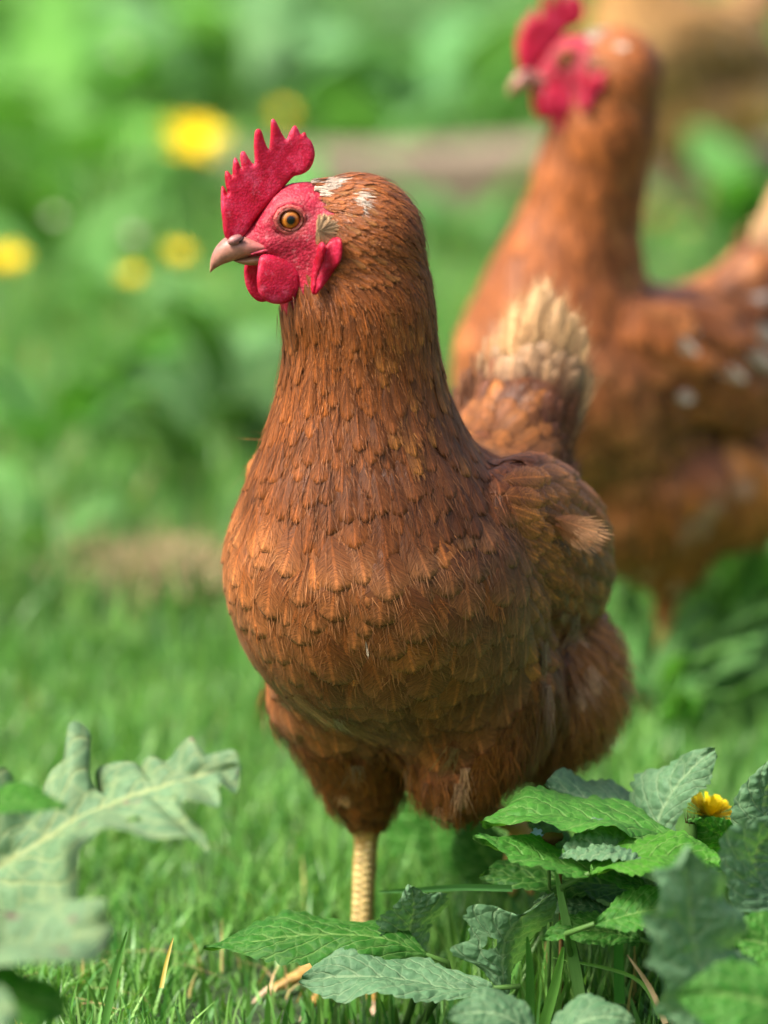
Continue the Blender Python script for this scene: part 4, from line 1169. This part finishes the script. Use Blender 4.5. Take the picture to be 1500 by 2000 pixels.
leaf_at(pl2, 1.69, [(1200, 1720), (1120, 1640), (1060, 1590), (1010, 1560)], [(1200, 1725), (1110, 1670), (1010, 1564)], [(1190, 1740), (1090, 1700), (1008, 1570)], M_GREEN, seed=43, tint=(.45, .55, .45), **WK)
pl3 = empty('wrinkled_plant', G(1590, 1900), 'wrinkled leaf plant with puckered pale leaves beside the yellow dandelion', 'plant', 'wrinkled leaf plants along the front')
leaf_at(pl3, 1.550, [(1580, 1800), (1440, 1780), (1405, 1720), (1402, 1640), (1450, 1600), (1520, 1590)], [(1580, 1790), (1500, 1730), (1480, 1670), (1530, 1600)], [(1600, 1790), (1580, 1730), (1570, 1660), (1545, 1605)], M_WRINK, seed=18, puff=.12, tint=(1.12, 1.1, 1.1), wr=.0018, teeth=.05, nt=13, dyu=-.02, dyl=.03)
leaf_at(pl3, 1.600, [(1560, 1680), (1450, 1640), (1425, 1600), (1445, 1540), (1490, 1490), (1530, 1450)], [(1565, 1680), (1500, 1600), (1500, 1540), (1535, 1452)], [(1580, 1680), (1570, 1600), (1560, 1520), (1540, 1455)], M_WRINK, seed=19, puff=.12, tint=(1.12, 1.1, 1.1), wr=.0016, teeth=.05, nt=13, dyu=0, dyl=.03)
leaf_at(pl3, 1.615, [(1480, 1680), (1400, 1660), (1350, 1640), (1345, 1600)], [(1480, 1670), (1420, 1640), (1345, 1600)], [(1490, 1660), (1440, 1610), (1385, 1590), (1346, 1599)], M_GREEN, seed=28, tint=(.8, .95, .9), **WK)
pl4 = empty('wrinkled_plant', G(1500, 2120), 'blurred wrinkled leaf plant closest to the lens in the corner', 'plant', 'wrinkled leaf plants along the front')
leaf_at(pl4, 1.44, [(1420, 2060), (1330, 2000), (1272, 1975), (1290, 1920), (1248, 1880), (1268, 1830), (1244, 1790), (1285, 1760), (1270, 1700), (1310, 1690), (1340, 1648)], [(1430, 2060), (1390, 1950), (1360, 1850), (1350, 1750), (1342, 1657)], [(1450, 2060), (1485, 1980), (1455, 1930), (1478, 1880), (1425, 1850), (1452, 1790), (1410, 1760), (1405, 1710), (1372, 1695), (1345, 1655)], M_WRINK, seed=20, puff=.14, tint=(1.12, 1.1, 1.1), wr=.0012, teeth=.10, nt=8, dyu=-.01, dyl=.02, edge=.05)
leaf_at(pl4, 1.40, [(1600, 2000), (1520, 1900), (1440, 1880), (1380, 1900), (1320, 1940)], [(1600, 2030), (1500, 1960), (1400, 1940), (1320, 1945)], [(1600, 2100), (1480, 2040), (1380, 2000), (1320, 1950)], M_GREEN, seed=21, puff=.1, wr=.0012, teeth=.10, nt=8, edge=.05, tint=(.8, .9, .8))
leaf_at(pl4, 1.50, [(1600, 1880), (1520, 1790), (1470, 1780), (1430, 1820)], [(1600, 1900), (1520, 1850), (1430, 1830)], [(1600, 1960), (1520, 1920), (1440, 1850)], M_GREEN, seed=22, puff=.1, tint=(.9, 1, .8), **WK)
pl5 = empty('wrinkled_plant', G(1030, 2110), 'blurred low leaf plant at the bottom below the grass blades', 'plant', 'wrinkled leaf plants along the front')
leaf_at(pl5, 1.50, [(1070, 2040), (1020, 1960), (960, 1938), (910, 1950), (870, 1985)], [(1070, 2050), (1000, 1990), (940, 1975), (870, 1988)], [(1060, 2080), (990, 2040), (930, 2010), (872, 1992)], M_WRINK, seed=23, puff=.05, tint=(.65, .7, .65), wr=.0008, teeth=.1, nt=7, edge=.06)
leaf_at(pl5, 1.50, [(1060, 2060), (1090, 1985), (1140, 1950), (1190, 1955), (1240, 1990)], [(1060, 2070), (1110, 2010), (1170, 1985), (1240, 1992)], [(1080, 2090), (1130, 2040), (1190, 2030), (1240, 1996)], M_WRINK, seed=24, puff=.05, tint=(.65, .7, .65), wr=.0008, teeth=.1, nt=7, edge=.06)
pl6 = empty('broad_plant', G(900, 1800), 'soft green broad leaf plant under the belly of the sharp hen', 'plant')
leaf_at(pl6, 1.86, [(880, 1740), (800, 1720), (760, 1640), (780, 1560), (850, 1500)], [(890, 1740), (850, 1660), (850, 1580), (860, 1500)], [(905, 1740), (925, 1660), (920, 1580), (870, 1500)], M_GREEN, seed=25, puff=.1, wr=.002, teeth=.04, nt=13, tint=(1.15, 1.15, 1.3))
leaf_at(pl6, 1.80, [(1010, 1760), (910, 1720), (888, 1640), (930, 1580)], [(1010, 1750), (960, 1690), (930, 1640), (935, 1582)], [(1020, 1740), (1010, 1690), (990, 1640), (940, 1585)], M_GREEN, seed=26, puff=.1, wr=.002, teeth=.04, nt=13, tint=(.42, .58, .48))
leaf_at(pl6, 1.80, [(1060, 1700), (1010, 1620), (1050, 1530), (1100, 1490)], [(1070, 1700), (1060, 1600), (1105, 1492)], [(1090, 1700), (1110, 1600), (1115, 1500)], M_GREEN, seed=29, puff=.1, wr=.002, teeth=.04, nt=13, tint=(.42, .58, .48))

# ------------------------------------------------------------------ dandelions and small flowers
def flower(name, c, axis, r, label, grp, pm, petals=70, sm=M_STEM, cat='dandelion', cup=.5):
    c = np.asarray(c, float); axis = nrm(axis); rg = np.random.default_rng(int(abs(c[0]*9999)+petals) % 9973)
    gx, gy = c[0]-axis[0]*.02, c[1]
    root = empty(name, (gx, gy, 0), label, cat, grp)
    e1 = nrm(np.cross(axis, [.2, .3, 1.])); e2 = np.cross(axis, e1)
    g_ = Geo()
    for i in range(petals):
        a = rg.uniform(0, 2*math.pi); q = (i/petals)**.6
        el = cup*(1-q)*1.9+cup*.35*rg.normal()*.5+.25
        rad = nrm(e1*math.cos(a)+e2*math.sin(a)); dr = nrm(rad*math.cos(el)+axis*math.sin(el))
        ln = r*(.55+.5*q)*rg.uniform(.85, 1.1); wv = nrm(np.cross(dr, axis+rad*.01))*r*.075
        b0 = c+rad*r*.06; m1 = b0+dr*ln*.6; e_ = b0+dr*ln+axis*ln*.05
        g_.add([b0-wv*.6, b0+wv*.6, m1+wv, m1-wv, e_+wv*.8, e_-wv*.8], [(0, 1, 2, 3), (3, 2, 4, 5)])
    tag(g_.build('petals', pm, root), kind='stuff')
    g_ = Geo()
    vs, fs = tube([c-axis*r*.75, c-axis*r*.45, c-axis*r*.1, c+axis*r*.12], r*.16, r*.42, 10); g_.add(vs, fs)
    for i in range(14):
        a = i/14*2*math.pi; rad = e1*math.cos(a)+e2*math.sin(a); wv = np.cross(rad, axis)*r*.07
        b0 = c-axis*r*.6+rad*r*.2; m1 = c-axis*r*.1+rad*r*.42; e_ = c+axis*r*.18+rad*r*.55
        g_.add([b0-wv, b0+wv, m1+wv, m1-wv, e_], [(0, 1, 2, 3), (3, 2, 4)])
    g_.build('bracts', sm, root)
    g_ = Geo(); vs, fs = tube(resample([c-axis*r*.6, c-axis*r*.6+np.array([0, 0, -.012])-axis*.006, np.array([gx, gy, c[2]*.4]), np.array([gx, gy, -.004])], 9), r*.10, r*.13, 7); g_.add(vs, fs)
    g_.build('stem', sm, root)
    return root
DG = 'dandelions in the grass'
flower('dandelion', P(1385, 1592, 1.655), (.25, -.15, 1), .0115, 'open yellow dandelion seen from its side among wrinkled leaves', DG, M_PETAL, 110, cup=.55)
# closed bud beside it
cb = P(1349, 1632, 1.615); rt = empty('dandelion_bud', (cb[0], cb[1], 0), 'closed dandelion bud with dry brown tip under the open dandelion', 'bud')
g_ = Geo(); vs, fs = tube([cb-np.array([0, 0, .007]), cb-np.array([0, 0, .005]), cb, cb+np.array([0, 0, .004]), cb+np.array([.0, 0, .006])], .0035, .0026, 10); g_.add(vs, fs); g_.build('bracts', M_STEM, rt)
g_ = Geo()
for i in range(30):
    a = i*2.4; q = np.array([math.cos(a), math.sin(a), 0])*.0022*math.sqrt(i/30)
    e_ = cb+q*1.7+np.array([0, 0, .0095+.002*math.sin(i*3.3)]); b0 = cb+q+np.array([0, 0, .004]); wv = np.array([.00025, .0002, 0])
    g_.add([b0-wv, b0+wv, e_], [(0, 1, 2)])
g_.build('withered_tuft', M_DRY, rt)
g_ = Geo(); vs, fs = tube(resample([cb-np.array([0, 0, .006]), cb-np.array([0, 0, .03]), np.array([cb[0], cb[1], -.004])], 6), .0014, .0016); g_.add(vs, fs); g_.build('stem', M_STEM, rt)
for (px_, py_, gy_, r_, lb) in ((378, 288, 560, .034, 'large blurred yellow dandelion to the left of the red comb'), (12, 512, 800, .017, 'blurred yellow dandelion cut by the edge of the picture'),
                               (254, 540, 800, .010, 'small blurred dandelion, lower of the pair left of the beak'), (345, 500, 770, .012, 'blurred pale yellow dandelion just left of the hen beak'),
                               (552, 225, 430, .012, 'faint far dandelion directly above the red comb')):
    gp = G(px_, gy_); Yd = gp[1]
    flower('dandelion', P(px_, py_, Yd), (.1, -.55, 1), r_, lb, DG, M_PETAL, 50, cup=.35)
for (px_, py_, gy_, r_, lb) in ((258, 462, 760, .007, 'blurred whitish flower above the small dandelions'), (105, 425, 700, .007, 'blurred whitish flower at the far left of the weeds'), (240, 108, 330, .013, 'round pale flower head blurred at the upper left')):
    gp = G(px_, gy_)
    flower('white_flower', P(px_, py_, gp[1]), (.1, -.6, 1), r_, lb, 'pale flowers in the weeds', M_PALE, 40, cat='flower', cup=.25)
# forget-me-not and dry husk under the leaves
ff = P(1057, 1640, 1.622)
rt = empty('small_blue_flower', (ff[0], ff[1], 0), 'tiny pale blue flower half hidden under the toothed leaf', 'flower')
g_ = Geo()
for (ox, oz) in ((0, 0), (.004, -.005), (.002, -.009), (-.002, .003)):
    for k in range(5):
        a = k/5*2*math.pi+ox*300; c0 = ff+np.array([ox, 0, oz]); rd = np.array([math.cos(a), -.25, math.sin(a)]); wv = np.array([-math.sin(a), 0, math.cos(a)])
        g_.add([c0, c0+rd*.0014+wv*.0011, c0+rd*.0027+wv*.0006, c0+rd*.0027-wv*.0006, c0+rd*.0014-wv*.0011], [(0, 1, 2, 3, 4)])
g_.build('petals', M_BLUE, rt)
g_ = Geo(); vs, fs = tube(resample([ff+np.array([0, .001, 0]), ff+np.array([.004, .003, -.02]), np.array([ff[0]+.004, ff[1]+.01, -.004])], 8), .0008, .0011); g_.add(vs, fs); g_.build('stem', M_STEM, rt)
hk = P(1078, 1637, 1.618); g_ = Geo()
rt = empty('dry_husk', (hk[0], hk[1], 0), 'crumpled brown dry husk beside the tiny blue flower', 'husk')
rg2 = np.random.default_rng(4); vs, fs = [], []
for i in range(7):
    for j in range(10):
        ph = i/6*math.pi; a = j/10*2*math.pi; rr = 1+.35*rg2.normal()*math.sin(ph)
        vs.append(hk+np.array([math.cos(ph)*.0052, math.sin(a)*math.sin(ph)*.0028*rr, math.cos(a)*math.sin(ph)*.0028*rr+.001*math.cos(ph)]))
for i in range(6):
    for j in range(10): fs.append((i*10+j, i*10+(j+1) % 10, (i+1)*10+(j+1) % 10, (i+1)*10+j))
g_.add(vs, fs); g_.build('husk', M_DRY, rt)
g_ = Geo(); vs, fs = tube(resample([hk, hk+np.array([.004, .002, -.02]), np.array([hk[0]+.005, hk[1]+.006, -.004])], 8), .0008, .0012); g_.add(vs, fs); g_.build('stem', M_DRY, rt)

# ------------------------------------------------------------------ weeds behind the hens
def weed(loc, n, hgt, wid, tint, label, seed, name='weed_plant', upright=.7, mat_=None):
    rg = np.random.default_rng(seed); root = empty(name, loc, label, 'weed', 'broad leaved weeds behind the hens'); loc = np.array(root.location)
    for i in range(n):
        a = i*2.4+rg.normal(0, .3); out = np.array([math.cos(a), math.sin(a), 0])
        L_ = hgt*rg.uniform(.7, 1.15); up_ = upright*rg.uniform(.6, 1.25)
        b0 = loc+out*.01; c1 = b0+out*L_*.3*(1-up_*.4)+np.array([0, 0, L_*.75*up_]); e_ = c1+out*L_*.55+np.array([0, 0, L_*(.25*up_-.12)])
        t = np.linspace(0, 1, 14)[:, None]; mid = b0*(1-t)**2+2*c1*t*(1-t)+e_*t*t
        sd_ = nrm(np.cross(out, [0, 0, 1])+rg.normal(0, .2, 3))
        w_ = (wid*rg.uniform(.7, 1.2)*np.clip(np.sin(np.clip((t-.18)/.82, 0, 1)*math.pi)**.7, .03, 1)*(1-.25*t))
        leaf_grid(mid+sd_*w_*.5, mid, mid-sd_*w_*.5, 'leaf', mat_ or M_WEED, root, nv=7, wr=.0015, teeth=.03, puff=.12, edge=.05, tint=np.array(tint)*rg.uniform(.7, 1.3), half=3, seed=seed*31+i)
    return root
bgw = [  # px, py of the root, leaves, height, leaf width, tint, label
    (455, 330, 9, .38, .10, (1.3, 1.3, 1.5), 'tall pale leaved weed at the top, left of centre'),
    (300, 300, 8, .30, .09, (.8, 1.1, .6), 'yellow green weed behind the large dandelion'),
    (60, 360, 10, .34, .10, (1.0, 1.35, .4), 'bright green weed at the upper left edge'),
    (180, 420, 9, .26, .08, (.9, 1.2, .6), 'bright green weed under the round pale flower'),
    (870, 300, 9, .40, .12, (1.6, 1.6, 1.9), 'pale grey green weed with big leaves left of the far red comb'),
    (725, 350, 7, .24, .09, (1.4, 1.45, 1.5), 'pale weed just behind the wooden beam'),
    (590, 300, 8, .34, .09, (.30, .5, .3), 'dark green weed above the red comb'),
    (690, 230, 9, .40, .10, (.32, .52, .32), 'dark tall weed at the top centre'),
    (1000, 250, 8, .36, .10, (.6, .8, .55), 'dark weed behind the head of the blurred hen'),
    (1280, 160, 8, .36, .10, (.7, .9, .6), 'green weed behind the far buff hen'),
    (1470, 520, 8, .20, .07, (.7, .95, .55), 'low weed at the edge beside the blurred hen back'),
    (350, 800, 6, .12, .055, (1.5, 1.5, 1.7), 'small pale leaved weed left of the hen neck'),
    (470, 900, 10, .19, .055, (.30, .46, .30), 'low weed tinted with plant shade against the hen neck'),  # low tint paints in the shadows between the plants
    (420, 950, 9, .16, .05, (.28, .44, .30), 'low weed tinted with plant shade against the hen breast'),  # plant shadow put into the leaf tint here too
    (230, 640, 8, .14, .05, (.9, 1.1, .8), 'small weed under the pair of dandelions'),
    (90, 560, 8, .18, .06, (.7, 1.0, .5), 'low green weed below the far left flower'),
    (120, 900, 9, .16, .05, (.6, .9, .45), 'grassy green weed on the left lawn'),
    (60, 1090, 7, .10, .045, (.8, .95, .6), 'low weed beside the dry straw'),
    (1420, 1230, 9, .13, .05, (.6, .8, .6), 'dark low weed right of the blurred hen legs'),
    (1340, 1190, 8, .10, .045, (.8, .95, .8), 'small weed beneath the blurred hen'),
    (1490, 1180, 8, .14, .05, (.7, .9, .6), 'weed at the right edge below the blurred hen'),
    (1235, 1405, 12, .10, .016, (.9, 1.1, .7), 'low weed round the feet of the blurred hen'),
    (1335, 1420, 12, .11, .016, (.8, 1.0, .7), 'low weed in front of the blurred hen legs'),
    (1270, 1385, 11, .10, .016, (.9, 1.1, .7), 'low weed hiding the feet of the blurred hen, nearest its legs'),
    (900, 470, 7, .16, .05, (.9, 1.1, .8), 'weed with thin leaves in front of the wooden beam'),
    (560, 480, 8, .18, .06, (.7, .95, .6), 'weed hidden behind the comb and face'),
    (30, 190, 10, .42, .11, (1.0, 1.3, .45), 'tall weed filling the upper left corner'),
    (200, 130, 10, .40, .11, (.9, 1.1, .7), 'tall weed at the top left beside the corner weed'),
    (820, 130, 9, .42, .11, (1.0, 1.15, .95), 'tall weed at the top centre behind the pale weed'),
    (1130, 90, 9, .42, .11, (.7, .9, .6), 'tall weed at the top behind the blurred red comb'),
    (400, 110, 9, .42, .11, (.4, .62, .36), 'tall weed at the top behind the pale weed'),
]
for i, (x_, y_, n_, h_, w_, tn_, lb) in enumerate(bgw):
    q = G(x_, y_); weed((q[0], q[1], float(ground_z(q[0], q[1]))-.004), n_, h_, w_, tn_, lb, 100+i)

# ------------------------------------------------------------------ grass
def blades(name, label, base, hgt, wid, col, mat_, bend=.5, lean=None, seed=1, kind='stuff', rows=4):
    rg = np.random.default_rng(seed); n = len(base)
    a = rg.uniform(0, 2*math.pi, n); out = np.stack([np.cos(a), np.sin(a), np.zeros(n)], 1)
    b = rg.uniform(.05, 1, n)*bend
    face = a+math.pi/2+rg.normal(0, .5, n); sd_ = np.stack([np.cos(face), np.sin(face), np.zeros(n)], 1)
    V = np.zeros((n, rows, 2, 3)); UV = np.zeros((n, rows, 2, 2))
    for r in range(rows):
        t = r/(rows-1)
        c = base+out*(hgt*b*t*t)[:, None]; c[:, 2] += hgt*(t-.35*b*t*t)
        w_ = wid*(1-t**1.6)*.5+wid*.02
        V[:, r, 0] = c-sd_*w_[:, None]; V[:, r, 1] = c+sd_*w_[:, None]
        UV[:, r, 0] = (t, -1); UV[:, r, 1] = (t, 1)
    nv_ = n*rows*2
    idx = np.arange(nv_).reshape(n, rows, 2)
    Q = np.stack([idx[:, :-1, 0], idx[:, :-1, 1], idx[:, 1:, 1], idx[:, 1:, 0]], -1).reshape(-1, 4)
    me = bpy.data.meshes.new(name)
    me.vertices.add(nv_); me.vertices.foreach_set('co', V.astype(np.float32).ravel())
    me.loops.add(Q.size); me.loops.foreach_set('vertex_index', Q.astype(np.int32).ravel())
    me.polygons.add(len(Q)); me.polygons.foreach_set('loop_start', np.arange(0, Q.size, 4, dtype=np.int32))
    me.update(calc_edges=True)
    me.polygons.foreach_set('use_smooth', np.ones(len(Q), bool))
    at = me.attributes.new('fuv', 'FLOAT2', 'POINT'); at.data.foreach_set('vector', UV.astype(np.float32).ravel())
    C4 = np.ones((n, rows*2, 4), np.float32); C4[..., :3] = col[:, None, :]
    at = me.attributes.new('fcol', 'FLOAT_COLOR', 'POINT'); at.data.foreach_set('color', C4.ravel())
    me.materials.append(mat_)
    o = bpy.data.objects.new(name, me); COL.objects.link(o)
    tag(o, label, 'grass' if mat_ is M_GRASS else 'straw', kind=kind)
    return o
def field(n, y0, y1, seed, marg=.16, clump=.5):
    rg = np.random.default_rng(seed)
    y = np.sqrt(rg.uniform(y0*y0, y1*y1, n)); x = rg.uniform(-1, 1, n)*(y*.105+marg)
    k = int(n*clump)
    nc = max(8, n//40); cx = rg.integers(0, n, nc); ci = rg.integers(0, nc, k)
    x[:k] = x[cx][ci]+rg.normal(0, .010*(1+y0*.3), k); y[:k] = y[cx][ci]+rg.normal(0, .010*(1+y0*.3), k)
    return np.stack([x, y, ground_z(x, y)-.003], 1)
def gcol(n, seed, dry=.04, bright=1.):
    rg = np.random.default_rng(seed)
    a = np.array(S(86, 134, 56)); b = np.array(S(58, 110, 48)); c = np.array(S(122, 158, 84)); d_ = np.array(S(176, 160, 100))
    k = rg.random((n, 1)); col = np.where(k < .5, a+(b-a)*(k*2), a+(c-a)*((k-.5)*1.4))
    dr = rg.random(n) < dry; col[dr] = d_
    return np.clip(col*rg.uniform(.7, 1.35, (n, 1))*bright*1.25, 0, 1)
B_ = field(42000, 1.2, 2.35, 1); n = len(B_); rgg = np.random.default_rng(9)
big = .6+.6*(.5+.5*np.sin(B_[:, 0]*23+2)*np.cos(B_[:, 1]*17))
low = np.where((B_[:, 1] > 1.55) & (B_[:, 1] < 1.72) & (B_[:, 0] > -.09) & (B_[:, 0] < .06), .5, 1.)
blades('grass', 'short green lawn grass round the feet of the sharp hen', B_, rgg.uniform(.014, .040, n)*big*low, rgg.uniform(.0012, .0028, n), gcol(n, 2, .006), M_GRASS, .9, seed=3)
B_ = field(34000, 2.3, 4.3, 4, .22); n = len(B_)
big = .6+.8*(.5+.5*np.sin(B_[:, 0]*9+2)*np.cos(B_[:, 1]*6))
tint = (.75+.5*(.5+.5*np.sin(B_[:, 0]*6+1+B_[:, 1]*2)*np.cos(B_[:, 1]*5)))[:, None]
low = np.where((B_[:, 1] > 3.9) & (B_[:, 0] > -.12), .45, 1.)
blades('grass', 'blurred middle lawn grass behind the sharp hen', B_, rgg.uniform(.025, .065, n)*big*low, rgg.uniform(.002, .0042, n), gcol(n, 5, .03)*tint, M_GRASS, .8, seed=6)
B_ = field(30000, 4.2, 9.5, 7, .5); n = len(B_)
big = .6+.9*(.5+.5*np.sin(B_[:, 0]*5+2)*np.cos(B_[:, 1]*3))
low = np.where((B_[:, 1] < 4.75) & (B_[:, 0] > -.12), .3, 1.)
blades('grass', 'blurred far grass at the top of the garden', B_, rgg.uniform(.05, .15, n)*big*low, rgg.uniform(.004, .009, n), gcol(n, 8, .02), M_GRASS, .8, seed=9)
# long blades standing among the wrinkled leaves
def spot(n, x0, x1, py0, py1, seed):
    rg = np.random.default_rng(seed); return np.array([G(rg.uniform(x0, x1), rg.uniform(py0, py1)) for _ in range(n)])
B_ = np.concatenate([spot(520, 880, 1300, 1885, 2060, 1), spot(90, 150, 620, 1960, 2120, 2), spot(120, 600, 900, 1960, 2060, 3), spot(110, 1240, 1500, 1900, 2060, 5)]); n = len(B_)
blades('grass', 'long green grass blades, darkened for shade, standing among the wrinkled leaves', B_, np.where((np.arange(n) > 520) & (np.arange(n) < 730), .5, 1)*rgg.uniform(.022, .058, n), rgg.uniform(.0016, .0034, n), gcol(n, 12, .02)*.85, M_GRASS, .45, seed=13, rows=6)  # colour scaled down to paint the deep shade between the leaves
# a few broad blades one can tell apart
def blade(pts, Y0, Y1, wid, col, label):
    pts = np.array([P(x, y, Y0+(Y1-Y0)*i/(len(pts)-1)) for i, (x, y) in enumerate(pts)]); c = resample(pts, 14)
    g_ = Geo(); vs, uv = [], []
    for i, p in enumerate(c):
        t = i/13; tg = nrm(c[min(i+1, 13)]-c[max(i-1, 0)]); sd_ = nrm(np.cross(tg, [.15, 1, .35])); w_ = wid*.5*(1-.75*t**3)
        vs += [p-sd_*w_, p+np.array([0, .0006, 0]), p+sd_*w_]; uv += [(t, -1), (t, 0), (t, 1)]
    fs = []
    for i in range(13): fs += [(i*3, i*3+1, i*3+4, i*3+3), (i*3+1, i*3+2, i*3+5, i*3+4)]
    g_.add(vs, fs, uv, np.array(S(*col))); o = g_.build('grass_blade', M_GRASS)
    tag(o, label, 'grass blade', 'single broad grass blades')
blade([(1140, 2000), (1125, 1900), (1105, 1800), (1086, 1702)], 1.590, 1.570, .0052, (112, 156, 86), 'broad blunt grass blade rising under the toothed leaf')
blade([(1060, 2010), (1085, 1920), (1100, 1850)], 1.590, 1.580, .0048, (104, 158, 70), 'short broad grass blade beside the tall blunt one')
blade([(1000, 1735), (900, 1733), (820, 1738), (740, 1742)], 1.620, 1.650, .0038, (92, 148, 82), 'long grass blade lying level across the hen shank')
blade([(1035, 1985), (1035, 1900), (1030, 1830)], 1.610, 1.600, .0040, (84, 142, 60), 'straight grass blade right of the leaf with a hole')
blade([(1210, 1960), (1208, 1850), (1205, 1770)], 1.610, 1.600, .0046, (70, 132, 56), 'grass blade in the dark gap below the wide leaves')
blade([(1290, 1990), (1240, 1910), (1080, 1870)], 1.580, 1.590, .0022, (120, 168, 80), 'thin arched grass blade crossing the dark gap')
blade([(1300, 2000), (1270, 1930), (1225, 1865)], 1.560, 1.570, .0026, (150, 132, 98), 'dry tan grass blade leaning at the lower right')
blade([(205, 2000), (225, 1900), (248, 1820)], 1.58, 1.58, .0034, (92, 146, 66), 'grass blade next to the cut edge of the dock leaf')
blade([(315, 1930), (325, 1880), (338, 1832)], 1.580, 1.600, .0018, (176, 158, 66), 'yellowed grass blade on the open lawn')
# dry straw
rg3 = np.random.default_rng(31); n = 200
B_ = np.array([G(rg3.normal(300, 75), rg3.normal(1185, 28)) for _ in range(n)])
n = len(B_); B_[:, 2] += rg3.uniform(0, .012, n)+.018
blades('straw', 'patch of dry straw on the lawn left of the hen', B_, rg3.uniform(.015, .04, n), rg3.uniform(.0016, .003, n), np.array(S(158, 136, 98))*rg3.uniform(.6, 1.15, (n, 1)), M_STRAW, 3.2, seed=33)
n = 24; B_ = np.array([G(rg3.uniform(20, 700), rg3.uniform(1890, 2010)) for _ in range(n)]); B_[:, 2] += .006
blades('straw', 'scattered dry stalks in the grass at the bottom', B_, rg3.uniform(.012, .03, n), rg3.uniform(.0008, .0016, n), np.array(S(190, 160, 110))*rg3.uniform(.6, 1.1, (n, 1)), M_STRAW, 3.0, seed=34)
